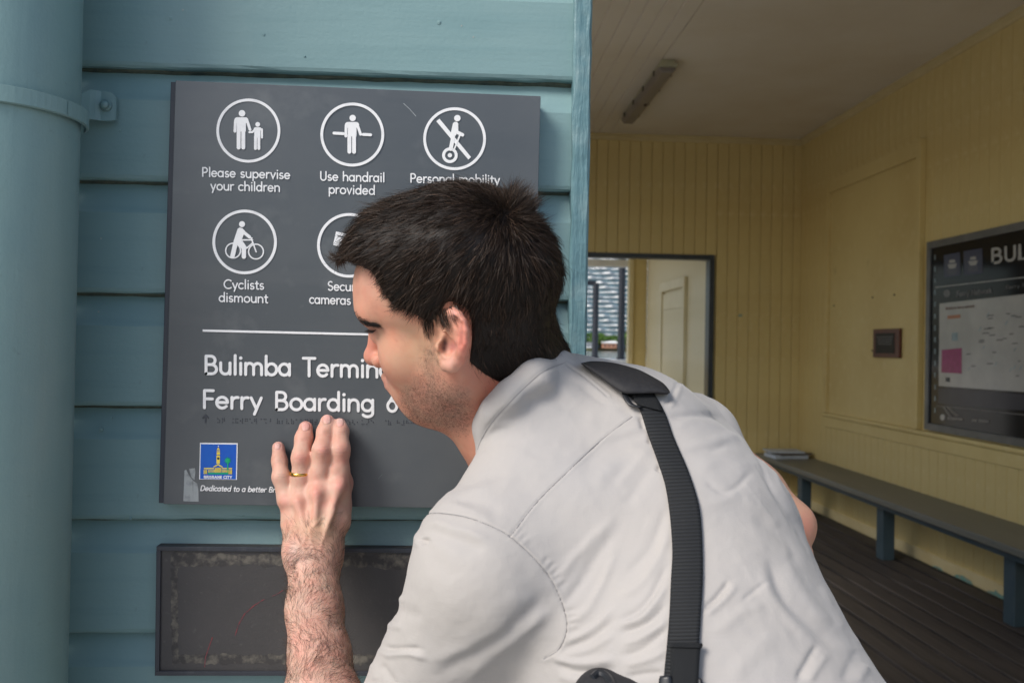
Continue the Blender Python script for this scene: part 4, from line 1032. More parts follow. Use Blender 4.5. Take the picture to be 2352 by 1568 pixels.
FOLDS=[ # (points, height mm, width px)
(zA((395,655),(500,680),(640,730),(780,800)),-4,17),(zA((365,605),(480,610),(650,655),(820,730)),2.6,12),
(zA((405,695),(416,735)),-7,8),(zA((350,625),(362,700),(372,760)),3,7),
(zA((1190,1090),(1010,1260),(820,1400),(640,1568)),4.2,15),(zA((1150,1040),(960,1220),(740,1370),(520,1500),(430,1540)),-4.2,15),
(zA((1020,1000),(820,1180),(600,1330)),1.6,24),(zA((950,1180),(780,1290),(560,1400),(400,1450)),1.8,14),
(zA((125,1370),(200,1398),(320,1385),(440,1425)),4,8),(zA((150,1345),(240,1365),(400,1362)),-5,7),(zA((140,1450),(190,1520),(240,1600)),-3.5,9),(zA((100,1440),(120,1560)),2.5,9),
(zA((205,1040),(230,1050),(300,1080)),3,8),(zA((165,1212),(190,1215),(280,1240)),3,8),(zA((185,1120),(300,1150),(420,1150)),-2.2,14),
(zA((420,830),(520,860),(600,960)),-1.6,22),(zA((330,900),(420,1050),(450,1250)),1.5,20),
(zA((1220,1400),(1400,1365),(1568,1260)),2.8,9),(zA((1230,1345),(1420,1240),(1568,1100)),2.8,8),(zA((1250,1370),(1420,1290),(1568,1170)),-2.4,7),
(zA((1260,1240),(1400,1120),(1500,920),(1568,760)),3,11),(zA((1230,1120),(1330,1000),(1450,800),(1568,640)),-3,13),(zA((1190,980),(1300,840),(1430,700),(1568,540)),2.4,12),
(zA((1150,1408),(1300,1440),(1450,1440),(1568,1415)),4.2,10),(zA((1180,1440),(1300,1490),(1440,1500),(1568,1478)),-4,9),(zA((1200,1520),(1300,1545),(1400,1520)),2.5,10),
(zA((450,455),(700,425),(900,350),(1000,300)),1.8,15),(zA((480,400),(800,350),(950,300)),-1.8,13),(zA((560,450),(760,490),(880,560)),-2.2,14),(zA((430,500),(560,490),(700,540),(860,620)),1.5,10),
(zC((300,840),(420,660),(560,560),(750,400),(900,350),(1100,430),(1300,580)),2.0,14),(zC((600,650),(800,540),(1000,535),(1200,640),(1400,690)),-2.2,15),
(zC((250,1010),(300,900),(400,740),(560,560),(720,400),(900,250),(1130,160)),-1.6,5),
(zC((1100,240),(1350,420),(1550,560),(1750,650)),3,10),(zC((1200,340),(1400,500),(1600,590),(1800,680)),-3.2,9),(zC((270,950),(450,830),(620,800)),-1.8,8),(zC((300,1010),(600,840),(900,780)),1.8,16),
(zC((700,1000),(950,1060),(1150,1000)),-1.2,12),(zC((1400,950),(1600,850),(1900,780)),2,14),(zC((1200,1250),(1500,980),(1900,900)),-2,16),(zC((1350,1400),(1650,1100),(1950,1000)),2.4,18),
(zB((185,262),(350,252),(480,278)),-3.4,8),(zB((200,305),(330,287),(480,335),(560,420)),2.6,9),
(zB((260,440),(400,420),(520,400),(640,492)),-2.8,9),(zB((280,400),(400,382),(520,368),(620,440)),2,10),(zB((330,500),(480,470),(620,540)),1.8,13),
(zB((360,555),(480,632),(620,525)),-2.2,8),(zB((300,620),(400,680),(560,640)),1.5,15),
(zB((250,80),(220,150),(170,210)),-2.4,5),(zB((262,90),(240,160),(200,230)),2.,6),
(zB((330,100),(440,210),(500,290),(570,370),(640,470),(700,600),(780,720),(850,850),(930,1020)),-2.8,5),(zB((360,100),(460,200),(520,270),(610,370),(690,480),(740,600),(820,740),(900,930)),2.6,5.5),(zB((610,470),(680,580),(740,680),(830,840)),-2,4.5),
(zB((600,740),(720,820),(800,900),(840,1010)),-3,12),(zB((560,660),(640,720),(760,800)),2,13),
(zB((680,930),(740,1080),(800,1180),(900,1270),(1000,1350),(1080,1370)),-5.2,14),(zB((770,960),(830,1090),(920,1210),(1010,1300)),3.6,12),(zB((640,1000),(700,1130),(800,1260),(930,1370)),3,14),
(zB((362,1205),(430,1152),(505,1055)),-3.8,7),(zB((370,1240),(460,1168),(540,1070)),2.4,8),(zB((555,1165),(640,1100),(690,1065)),-2.2,6),(zB((400,1330),(560,1220),(700,1190)),1.8,15),
(zB((830,1568),(900,1430),(935,1375)),-4,8),(zB((880,1568),(940,1470),(980,1420)),2.4,9),(zB((1120,1568),(1165,1470)),3.2,13),(zB((1050,1568),(1100,1450),(1110,1390)),-2.5,12),(zB((500,1568),(640,1400),(760,1340)),2,20),(zB((940,1080),(1000,1180),(1060,1330)),2,10),
(zB((-60,1270),(40,1215),(120,1130),(200,960)),-3.6,8),(zB((-60,1330),(60,1285),(130,1240),(195,1170)),-4.2,8),(zB((-60,1290),(60,1250),(140,1170),(200,1080)),3.4,8),(zB((-60,1440),(50,1405),(130,1350),(198,1290)),-3.6,9),(zB((-40,1380),(60,1345),(150,1290),(198,1240)),3,8),
(zB((-60,1150),(60,1080),(140,960),(205,800)),2.8,11),(zB((-30,1060),(80,940),(150,800),(195,690)),-2.6,12),(zB((-20,1480),(90,1450),(190,1405)),3,9),(zB((-20,1540),(90,1520),(180,1510)),-3.5,8),
(zB((118,330),(100,400)),-4,6),(zB((160,500),(140,530)),-4,6),(zB((60,260),(75,330)),-4,6),(zB((-60,620),(60,480),(110,400)),2.2,12),(zB((-20,700),(80,560),(140,480)),-2,12),
]
def shirt_mesh():
    f=lambda p:smin(shirt_sdf(p),collar_sdf(p),.012)
    v,q=mesh_sdf(f,[-.24,.46,.80],[.56,1.14,1.42],.003)
    v=smooth_mesh(v,q,2,.5)
    # one linear subdivision
    e=np.concatenate([q[:,[i,(i+1)%4]] for i in range(4)]);e=np.sort(e,1)
    key=e[:,0].astype(np.int64)*len(v)+e[:,1];uq,inv=np.unique(key,return_inverse=True)
    inv=inv.ravel();mid=(v[uq//len(v)]+v[uq%len(v)])/2;n0=len(v);fc=v[q].mean(1);n1=n0+len(mid);nq=len(q)
    E=[inv[i*nq:(i+1)*nq]+n0 for i in range(4)];C=np.arange(nq)+n1
    V=np.concatenate([v,mid,fc]);Q=np.concatenate([np.stack([q[:,i],E[i],C,E[(i+3)%4]],1) for i in range(4)])
    V=smooth_mesh(V,Q,1,.5)
    N=vnormals(V,Q);uv=proj(V);dep=(V-CAM)@CF
    face=np.clip(-(N*(V-CAM)).sum(1)/np.linalg.norm(V-CAM,axis=1)+.25,0,1)
    disp=np.zeros(len(V))
    front=face>0
    for pl,h,w in FOLDS:
        pl=spline(pl);lo=pl.min(0)-w*3;hi=pl.max(0)+w*3
        m=front&(uv>lo).all(1)&(uv<hi).all(1)
        ix=np.nonzero(m)[0]
        if len(ix)==0: continue
        wob=fbm(V[ix],38,2,3)*w*.30
        D,T,Sg=polydist(uv[ix],pl);D=np.abs(D*Sg+wob)
        tp=np.clip(np.minimum(T,1-T)*5,0,1)**.7*.85+.15*(D<w*2)
        end=sst(0,.22,np.minimum(T,1-T))
        disp[ix]+=h*.00060*np.exp(-(D/w)**2)*(.12+.88*end)
    # seams
    for pl in (YOKE,ARMH,z8((940,92),(1010,140),(1130,240))):
        pl=spline(pl,6);D,T,Sg=polydist(uv[front],pl);ix=np.nonzero(front)[0]
        disp[ix]+=-.0013*np.exp(-(D/1.5)**2)+.0004*np.exp(-((D-5)/3.5)**2)*(Sg<0)
    pl=spline(ARMH,6);D,T,Sg=polydist(uv[front],pl);ix=np.nonzero(front)[0]
    puck=np.sin(T*150+3*np.sin(T*31)+2*fbm(V[ix],60,2,5))*np.exp(-((D-16)/13)**2)*(Sg<0)*sst(.34,.45,T)*(1-sst(.93,1,T))
    disp[ix]+=.00042*puck
    # loose cloth undulation
    st=np.stack([V[:,0]*1.0+V[:,2]*.6,V[:,1],V[:,2]*.35-V[:,0]*.35],1)
    disp+=.0011*fbm(V,9,2,1)+.0008*fbm(st,26,2,2)+.0003*fbm(V,75,2,9)+.0003*np.clip(1-np.abs(fbm(st,17,2,14))*3,0,1)**2+.00015*np.clip(1-np.abs(fbm(V,37,2,15))*3.2,0,1)**2
    V=V+N*(disp*np.where(face>0,1,.7))[:,None]
    return V,Q
person=empty('person',(.44,.72,0),label='man in a white shirt bending close to the sign with his left palm on it',cat='person')
def toP(o): put(person,o);return o
shV,shQ=shirt_mesh()
shirt=toP(npmesh('shirt',shV,shQ,M['shirt']))
# skin -------------------------------------------------
def paint(V,base,blobs):
    uv=proj(V);c=np.tile(np.array(base,float),(len(V),1))
    for (u,v,ru,rv,col,s) in blobs:
        w=np.exp(-(((uv[:,0]-u)/ru)**2+((uv[:,1]-v)/rv)**2))*s;c+=(np.array(col)-c)*w[:,None]
    return c
hv,hf=mesh_sdf(skin_head,HC-[.17,.16,.20],HC+[.17,.16,.17],.00135);hv=smooth_mesh(hv,hf,1,.4)
BASE=(.62,.295,.20)
red=(.62,.22,.14);pink=(.66,.30,.25);dark=(.10,.04,.03)
hc=paint(hv,BASE,[(960,800,70,60,(.60,.375,.235),.7),(850,800,20,45,(.62,.26,.20),.65),(1062,780,18,60,(.74,.25,.19),.95),(1036,835,22,22,(.68,.36,.30),.7),(1040,722,14,14,(.68,.34,.29),.6),(1140,900,80,60,red,.8),(1050,940,60,50,(.56,.25,.17),.6),
 (850,650,50,45,(.60,.335,.255),.6),(880,880,16,26,(.42,.18,.15),.7),(1022,788,9,14,(.03,.01,.01),1),(1020,800,6,9,(.05,.015,.015),.95),(1040,796,11,12,(.36,.15,.14),.85),(1060,765,4,30,(.48,.17,.13),.6),(1050,738,10,5,(.46,.20,.15),.5),(852,760,14,5,(.20,.08,.07),.75),(862,752,20,6,(.36,.18,.13),.5),(868,775,16,10,(.46,.27,.19),.5),(877,762,12,14,(.45,.27,.19),.4)])  # darkest blobs paint shade into the ear hollows, ear groove and eye folds
uv=proj(hv)
# stubble: speckled darkening over jaw, lip and chin
jaw=np.array([(915,925),(925,895),(945,870),(962,850),(975,800),(985,790),(1003,800),(1006,850),(1030,870),(1075,900),(1090,960),(1070,1000),(980,980),(940,970)],float)
ms=sst(-30,40,poly_sd(uv,jaw))
sp=fbm(hv,520,2,4);sp2=fbm(hv,150,2,6)
hc*= (1-ms*(.20+.34*np.clip(sp+.15,0,1)+.08*sp2))[:,None]
hc+=(np.array([.30,.24,.20])-hc)*(ms*.22)[:,None]
fr=np.clip(fbm(hv,260,1,8)-.62,0,.3)/.3*sst(-10,30,poly_sd(uv,np.array([(830,640),(900,730),(990,800),(980,860),(900,860),(860,760),(815,700)],float)))
hc+=(np.array([.42,.20,.12])-hc)*(fr*.5)[:,None]
mo=np.clip(fbm(hv,70,3,22),-1,1);hc*=(1+.07*fbm(hv,45,3,2))[:,None];hc*=np.stack([1+.02*mo,1-.09*mo,1-.10*mo],1)
av,af=mesh_sdf(arm_sdf,[-.29,.76,.80],[-.03,1.12,1.33],.00115);av=smooth_mesh(av,af,1,.4)
blob=[(725,1127,13,18,(.68,.27,.22),.75),(779,1113,14,18,(.68,.30,.25),.7),(684,1152,13,15,(.66,.32,.25),.5),(652,1150,11,13,(.66,.32,.26),.5),(741,1034,14,12,(.64,.30,.25),.55),(783,1031,13,12,(.62,.29,.24),.6),(690,1052,13,12,(.64,.28,.23),.6),(793,1062,9,12,(.66,.28,.22),.6),
 (638,1022,12,11,(.70,.33,.30),.7),(702,974,13,9,(.70,.34,.31),.7),(752,958,14,11,(.70,.34,.31),.7),(781,965,12,10,(.70,.34,.31),.7),(725,1215,60,34,(.56,.33,.20),.6),(670,1270,16,30,(.68,.42,.36),.6),(720,1400,80,60,(.50,.31,.24),.4)]
ac=paint(av,(.64,.37,.285),blob)
uvA=proj(av)
# nails: slightly paler, glossier plates set in a fine groove
NA=vnormals(av,af);dz=np.zeros(len(av))
for (u,v,w,h,an) in ((751,962,9.5,11,-8),(781,969,8.5,10,4),(702,979,9.5,9.5,-8),(637,1024,7,8,5)):
    a=math.radians(an);x=(uvA[:,0]-u)*math.cos(a)+(uvA[:,1]-v)*math.sin(a);y=-(uvA[:,0]-u)*math.sin(a)+(uvA[:,1]-v)*math.cos(a)
    rr=np.maximum(np.abs(x)/w,np.abs(y)/h)**1.0;rr=((np.abs(x)/w)**3+(np.abs(y)/h)**3)**(1/3.)
    fr_=(NA*(av-CAM)).sum(1)<0
    w_in=(1-sst(.86,1.0,rr))*fr_;ac+=(np.array([.74,.45,.40])-ac)*(w_in*.75)[:,None]
    ring_=np.exp(-((rr-1.02)/.10)**2)*fr_;dz-=.0006*ring_;ac*=(1-.16*ring_)[:,None]
    dz+=.0003*w_in
# skin creases across finger joints
for (cx,cy,wd,an,nn,sp_) in ((742,1034,17,-4,4,4.6),(783,1032,15,2,4,4.6),(691,1050,15,-6,3,4.6),(750,992,14,-8,2,4),(784,994,12,3,2,4),(699,1008,13,-8,2,4),(643,1060,11,3,2,4),(646,1092,12,3,2,5)):
    a=math.radians(an);x=(uvA[:,0]-cx)*math.cos(a)+(uvA[:,1]-cy)*math.sin(a);y=-(uvA[:,0]-cx)*math.sin(a)+(uvA[:,1]-cy)*math.cos(a)
    fr_=((NA*(av-CAM)).sum(1)<0)
    for k in range(nn):
        yy=y-(k-(nn-1)/2)*sp_-.01*x*x*(1 if k%2 else -1);g=np.exp(-(yy/1.1)**2)*np.exp(-(x/(wd*.75))**4)*fr_
        dz-=.00038*g;ac*=(1-.12*g)[:,None]
dz+=.00035*fbm(av,90,2,3)
# veins and tendon relief on the back of the hand
for pl in (((770,1170),(752,1210),(735,1262)),((706,1175),(712,1225),(722,1270)),((660,1190),(676,1230),(700,1262)),((745,1185),(716,1212),(700,1240))):
    D,T,Sg=polydist(uvA,spline(pl));dz+=.0008*np.exp(-(D/4)**2)*((NA*(av-CAM)).sum(1)<0)
av=av+NA*dz[:,None];mo=np.clip(fbm(av,80,3,22),-1,1);ac*=(1+.06*fbm(av,60,3,2))[:,None];ac*=np.stack([1+.02*mo,1-.10*mo,1-.10*mo],1)
ev,ef=mesh_sdf(elbow_sdf,[.1,.70,.95],[.50,1.12,1.42],.003);ec=paint(ev,(.58,.33,.23),[(1855,1215,30,40,(.62,.24,.17),.7)]);ec*=(1+.05*fbm(ev,50,3,2))[:,None]
# torso core that joins neck and arms under the shirt
cv_,cf_=mesh_sdf(lambda p:shirt_sdf(p)+.022,[-.2,.5,.84],[.5,1.1,1.4],.012);cc=np.tile(BASE,(len(cv_),1))
Vs=[hv,av,ev,cv_];Fs=[hf,af,ef,cf_];off=np.cumsum([0]+[len(x) for x in Vs])
body=toP(npmesh('body',np.concatenate(Vs),np.concatenate([f+o for f,o in zip(Fs,off)]),M['skin'],col=np.concatenate([hc,ac,ec,cc])))
# hair --------------------------------------------------
cvh,cfh=mesh_sdf(hair_sdf,HC-[.17,.16,.15],HC+[.17,.16,.17],.002)
mk_=hair_mask(cvh)
keep=(mk_[cfh]>3).all(1);cfk=cfh[keep];used=np.unique(cfk);mp_=-np.ones(len(cvh),int);mp_[used]=np.arange(len(used))
capV=cvh[used].copy();capF=mp_[cfk];capN=vnormals(capV,capF)
capV=capV-capN*.0012
def strands(roots,nrm,direc,L,seg,w0,lift,curl=0,drop=.0,wig=.0,surf=None):
    """ribbons growing from roots: returns vertices, quads"""
    n=len(roots);p=roots.copy();t=direc*np.cos(lift)[:,None]+nrm*np.sin(lift)[:,None]
    tw=rng.uniform(0,math.pi,n);pts=[p.copy()];tans=[t.copy()]
    for k in range(seg):
        t=t-nrm*(curl*(k+1)/seg)[:,None]+rng.normal(size=(n,3))*wig;t[:,2]-=drop
        t/=np.linalg.norm(t,axis=1,keepdims=True);p=p+t*(L/seg)[:,None];pts.append(p.copy());tans.append(t.copy())
    V=[];
    for k,(p,t) in enumerate(zip(pts,tans)):
        a=np.cross(t,nrm);a/=np.linalg.norm(a,axis=1,keepdims=True)+1e-9;b=np.cross(t,a);s=a*np.cos(tw)[:,None]+b*np.sin(tw)[:,None]
        w=w0*(1-.85*(k/seg)**2)/2;V+=[p-s*w,p+s*w]
    V=np.stack(V,1);m=V.shape[1];base=np.arange(n)*m
    F=np.concatenate([np.stack([base+2*k,base+2*k+1,base+2*k+3,base+2*k+2],1) for k in range(seg)])
    return V.reshape(-1,3),F
def sample(V,F,N,n,wt=None):
    a=np.linalg.norm(np.cross(V[F[:,2]]-V[F[:,0]],V[F[:,3]]-V[F[:,1]]),axis=1)
    if wt is not None:a=a*wt
    i=rng.choice(len(F),n,p=a/a.sum());x=rng.random((n,1));y=rng.random((n,1));f=F[i]
    bl=lambda A:(A[f[:,0]]*(1-x)+A[f[:,1]]*x)*(1-y)+(A[f[:,3]]*(1-x)+A[f[:,2]]*x)*y
    p=bl(V);m=bl(N);return p,m/(np.linalg.norm(m,axis=1,keepdims=True)+1e-9)
crown=EP(1178,478,.02)
def flow(p,n):
    q=to_head(p);cq=to_head(crown);d=p-crown
    r=d-(d*n).sum(1)[:,None]*n;r/=np.linalg.norm(r,axis=1,keepdims=True)+1e-9
    # swirl at the crown, downward pull at the sides and back, forward sweep on top
    dist=np.linalg.norm(d,axis=1);sw=np.cross(n,r);r=r+sw*(.7*np.exp(-dist/.03)+.12)[:,None]
    down=-HB[2]*1.0+np.array([0,0,-.5]);wt=sst(.05,-.03,q[:,2]) if False else (1-sst(-.03,.06,q[:,2]))
    r=r+down*(wt*1.1)[:,None]+HB[1]*(sst(.05,.09,q[:,2])*.25+sst(.02,.07,q[:,1])*.1)[:,None]
    fk=fbm(p,55,2,11);fk2=fbm(p,140,2,12);sw=np.cross(n,r);r=r+sw*(.34*fk+.22*fk2)[:,None]
    r=r-(r*n).sum(1)[:,None]*n;return r/(np.linalg.norm(r,axis=1,keepdims=True)+1e-9)
HVs=[capV];HFs=[capF]
def addh(V,F):
    HFs.append(F+sum(len(x) for x in HVs));HVs.append(V)
facec=capV[capF].mean(1);camw=((capN[capF].mean(1)*(facec-CAM)).sum(1)<.02)*.8+.2
R,Nn=sample(capV,capF,capN,46000,camw)
mR=hair_mask(R);k=mR>0;R,Nn,mR=R[k],Nn[k],mR[k]
dR=flow(R,Nn);q=to_head(R);dc=np.linalg.norm(R-crown,axis=1)
clump=fbm(R,120,2,21)
L=rng.uniform(.011,.021,len(R))*(1+.3*clump)*(.55+.45*sst(-.02,.06,q[:,2]))*(.45+.55*sst(0,30,mR))
lift=rng.normal(.17,.13,len(R))+.16*clump+.55*np.exp(-(dc/.022)**2)+.25*np.exp(-(dc/.04)**2)
addh(*strands(R-Nn*.0015,Nn,dR,L,5,np.full(len(R),.00042)[:,None],lift,curl=.22*np.ones(len(R)),wig=.07))
# stray, lighter top layer
k=rng.random(len(R))<.10
addh(*strands(R[k],Nn[k],dR[k],L[k]*1.1,5,np.full(k.sum(),.00034)[:,None],lift[k]+.14,curl=.20*np.ones(k.sum()),wig=.12))
# crown tuft
T_,TN=sample(capV,capF,capN,90000);tu=proj(T_);kk_=(np.hypot((tu[:,0]-1196)/44,(tu[:,1]-466)/26)<1)&((TN*(T_-CAM)).sum(1)<.3);T_,TN=T_[kk_][:850],TN[kk_][:850]
dt=flow(T_,TN)*.5+CR*.75+np.array([0,0,.55]);dt/=np.linalg.norm(dt,axis=1,keepdims=True)
addh(*strands(T_,TN,dt,rng.uniform(.012,.028,len(T_)),6,np.full(len(T_),.00036)[:,None],rng.normal(.55,.2,len(T_)),curl=.10*np.ones(len(T_)),wig=.12))
# hairline fringe: long soft strands around the border (temple, sideburn, above and behind the ear, nape)
B_,BN=sample(capV,capF,capN,90000);mB=hair_mask(B_);k=(mB>-1)&(mB<16);B_,BN=B_[k][:5200],BN[k][:5200]
db=flow(B_,BN);qb=to_head(B_)
addh(*strands(B_-BN*.001,BN,db,rng.uniform(.006,.015,len(B_)),5,np.full(len(B_),.00036)[:,None],rng.normal(.05,.10,len(B_)),curl=.12*np.ones(len(B_)),wig=.10))
# front fringe overhanging the forehead, nape hair over the collar
uvb=proj(B_)
nk=(uvb[:,1]>800)&(uvb[:,0]>1080);
addh(*strands(B_[nk],BN[nk],db[nk],rng.uniform(.012,.024,nk.sum()),5,np.full(nk.sum(),.00030)[:,None],rng.normal(.14,.16,nk.sum()),curl=.05*np.ones(nk.sum()),wig=.14))
# locks falling over the ear top and sideburn
bv=BVHTree.FromPolygons([tuple(x) for x in hv],[tuple(int(i) for i in f) for f in hf])
def hit(tree,u,v,back=0):
    d=Vector(ray(u,v)).normalized();h=tree.ray_cast(Vector(CAM)+d*.3,d);
    return (np.array(h[0]),np.array(h[1])) if h[0] is not None else (None,None)
LK=[((1000,715),(1010,745),.8),((1012,712),(1024,752),.9),((1026,716),(1040,758),1),((1034,706),(1052,748),.9),((1046,704),(1056,735),.8),((1018,708),(1030,745),.9),((985,740),(990,780),1),((978,735),(985,776),1),((994,735),(998,768),.8),((1010,720),(1036,762),.6)]
pv=[];pn=[];pd_=[];pl_=[]
for a,b,s in LK:
    for _ in range(26):
        j=rng.normal(size=2)*3.5;h0,n0=hit(bv,a[0]+j[0],a[1]+j[1]);h1,_n=hit(bv,b[0]+j[0]*.5,b[1]+j[1]*.5)
        if h0 is None or h1 is None: continue
        d=h1-h0;l=np.linalg.norm(d)
        if l>.05 or l<.003: continue
        n0=n0 if (n0@(h0-CAM))<0 else -n0
        pv.append(h0+n0*.002);pn.append(n0);pd_.append(d/l);pl_.append(l*rng.uniform(.85,1.15))
pv,pn,pd_,pl_=map(np.array,(pv,pn,pd_,pl_))
addh(*strands(pv,pn,pd_,pl_,5,np.full(len(pv),.00040)[:,None],rng.normal(.22,.08,len(pv)),curl=.10*np.ones(len(pv)),wig=.04))
hcol=[np.tile(np.array([.010,.007,.0055]),(len(HVs[0]),1))]
for x in HVs[1:]:
    m_=10 if len(x)%12==0 and False else 12
    n_=len(x)//2
    cc_=np.tile(np.array([.032,.0205,.0145]),(len(x),1))*np.exp(rng.normal(size=(len(x)//12+1))*.55).repeat(12)[:len(x)][:,None]
    hcol.append(cc_)
hair=toP(npmesh('hair',np.concatenate(HVs),np.concatenate(HFs),M['hair'],col=np.concatenate(hcol)))
# eyebrow and lashes, each on the near side and mirrored to the far side
def brow():
    ps=[];ns=[];ds=[];ls=[]
    path=spline([(811,716),(820,729),(832,739),(844,743),(856,744),(866,748)],6)
    for _ in range(560):
        t=rng.random()**1.15;i=t*(len(path)-1.001);k=int(i);c=path[k]*(1-i+k)+path[k+1]*(i-k)
        w=6.0*(1-t)**.4;c=c+rng.normal(size=2)*[2,w*.55]
        h,n=hit(bv,*c)
        if h is None: continue
        n=n if (n@(h-CAM))<0 else -n
        h2,_=hit(bv,c[0]+9,c[1]+4-rng.uniform(0,6))
        if h2 is None: continue
        d=h2-h;d/=np.linalg.norm(d)+1e-9
        ps.append(h+n*.0002);ns.append(n);ds.append(d);ls.append(rng.uniform(.005,.009))
    ps,ns,ds,ls=map(np.array,(ps,ns,ds,ls))
    V,F=strands(ps,ns,ds,ls,3,np.full(len(ps),.00034)[:,None],rng.normal(.22,.12,len(ps)),curl=.08*np.ones(len(ps)),wig=.05)
    q=to_head(V);q[:,0]*=-1;V2=from_head(q)
    return np.concatenate([V,V2]),np.concatenate([F,F[:,::-1]+len(V)])
bV,bF=brow();toP(npmesh('eyebrow',bV,bF,M['lash']))
ps=[];ns=[];ds=[]
for i in range(60):
    t=i/59;u=842+22*t;v=755+4*math.sin(t*2.5);h,n=hit(bv,u,v)
    if h is None: continue
    n=n if (n@(h-CAM))<0 else -n
    ps.append(h);ns.append(n);ds.append(-CR*.5+CU*-.25+n*.3)
ps,ns,ds=map(np.array,(ps,ns,ds));ds/=np.linalg.norm(ds,axis=1,keepdims=True)
lV,lF=strands(ps,ns,ds,np.full(len(ps),.005),3,np.full(len(ps),.0005)[:,None],np.full(len(ps),.2),curl=.05*np.ones(len(ps)),wig=.05);toP(npmesh('eyelashes',lV,lF,M['lash']))
# arm hair ---------------------------------------------
an_=vnormals(av,af);af_front=af[((an_[af].mean(1)*(av[af].mean(1)-CAM)).sum(1)<.05)]
AP=np.array([(628,1165),(700,1185),(800,1170),(815,1200),(800,1260),(800,1400),(850,1600),(630,1600),(640,1400),(640,1240)],float)
fu=proj(av[af_front].mean(1));wt=sst(-4,30,poly_sd(fu,AP))*(.25+.75*sst(1190,1270,fu[:,1]))*(.6+.6*np.clip(fbm(av[af_front].mean(1),45,2,31),0,1))+1e-6
R,Nn=sample(av,af_front,an_,4200,wt)
g=np.array(CR)*.25-np.array(CU)*.2
ang_=fbm(R,28,2,33)*2.2+rng.normal(size=len(R))*.35
tx=np.cross(Nn,[0,1,0.]);tx/=np.linalg.norm(tx,axis=1,keepdims=True);ty=np.cross(Nn,tx)
dA=tx*np.cos(ang_-1.2)[:,None]+ty*np.sin(ang_-1.2)[:,None]
aV,aF=strands(R,Nn,dA,rng.uniform(.007,.018,len(R)),8,np.full(len(R),.00018)[:,None],rng.normal(.18,.10,len(R)),curl=.06*np.ones(len(R)),wig=.16)
toP(npmesh('arm_hair',aV,aF,M['armhair']))
# short stubble
fh=hf[((vnormals(hv,hf)[hf].mean(1)*(hv[hf].mean(1)-CAM)).sum(1)<.05)];hN=vnormals(hv,hf)
wj=sst(-12,24,poly_sd(proj(hv[fh].mean(1)),jaw))+1e-7
R,Nn=sample(hv,fh,hN,7500,wj);dS=-np.array(CU)*.7+np.array(CR)*.5+rng.normal(size=(len(R),3))*.5;dS=dS-(dS*Nn).sum(1)[:,None]*Nn;dS/=np.linalg.norm(dS,axis=1,keepdims=True)
tV,tF=strands(R,Nn,dS,rng.uniform(.0008,.0019,len(R)),2,np.full(len(R),.00013)[:,None],rng.normal(.4,.2,len(R)),curl=.05*np.ones(len(R)),wig=.05)
toP(npmesh('stubble',tV,tF,M['armhair']))
# seam stitching: thin thread lines on the cloth, darkened to stand for the seam's shadow
# wedding ring -----------------------------------------
rc=P(691,1087,1.0655);ax=P(692,1060,1.0655)-P(690,1115,1.066);ax/=np.linalg.norm(ax)
xr=np.cross(ax,[0,1,0]);xr/=np.linalg.norm(xr);yr=np.cross(ax,xr);v=[];f=[];n=40;rr0=22.6*1.0655/2000
for i in range(n):
    a=2*math.pi*i/n
    for (dr,dz_) in ((-.0002,-.0022),(.0012,-.0019),(.0016,0),(.0012,.0019),(-.0002,.0022)):
        v.append(rc+(xr*math.cos(a)*1.0+yr*math.sin(a)*.98)*(rr0+dr)+ax*dz_)
for i in range(n):
    for j in range(5): f.append((i*5+j,i*5+(j+1)%5,((i+1)%n)*5+(j+1)%5,((i+1)%n)*5+j))
toP(npmesh('wedding_ring',v,f,M['gold']))
# trousers and shoes (below the frame) ------------------
hip=np.array([.36,.72,.85]);Rv=np.array([.76,.65,0]);Fv=np.array([-.65,.76,0])
def legs(p):
    d=None
    for s in (-1,1):
        a=hip+Rv*.10*s;kn=a+Fv*.05+[0,0,-.44];an=np.array([a[0],a[1],.09])+Rv*.03*s
        e=chain(p,[(a,.105),(kn,.075),(an,.062)],.03);d=e if d is None else smin(d,e,.03)
    return smin(d,ell(p,hip+[0,0,.03],(.19,.16,.14)),.06)
lv_,lf_=mesh_sdf(legs,[.05,.35,.03],[.85,1.10,1.16],.010);toP(npmesh('trousers',lv_,lf_,M['navy']))
for s in (-1,1):
    a=hip+Rv*.13*s;a[2]=0
    def shoe(p,a=a):
        return smax(smin(cone(p,a+[0,0,.045]-Fv*.03,a+[0,0,.035]+Fv*.15,.045,.040),cone(p,a+[0,0,.05]-Fv*.01,a+[0,0,.11]-Fv*.01,.045,.05),.03),-(p[:,2]-.001),.004)
    sv_,sf_=mesh_sdf(shoe,a+[-.25,-.25,-.02],a+[.25,.25,.18],.006);toP(npmesh('shoe',sv_,sf_,M['leather']))
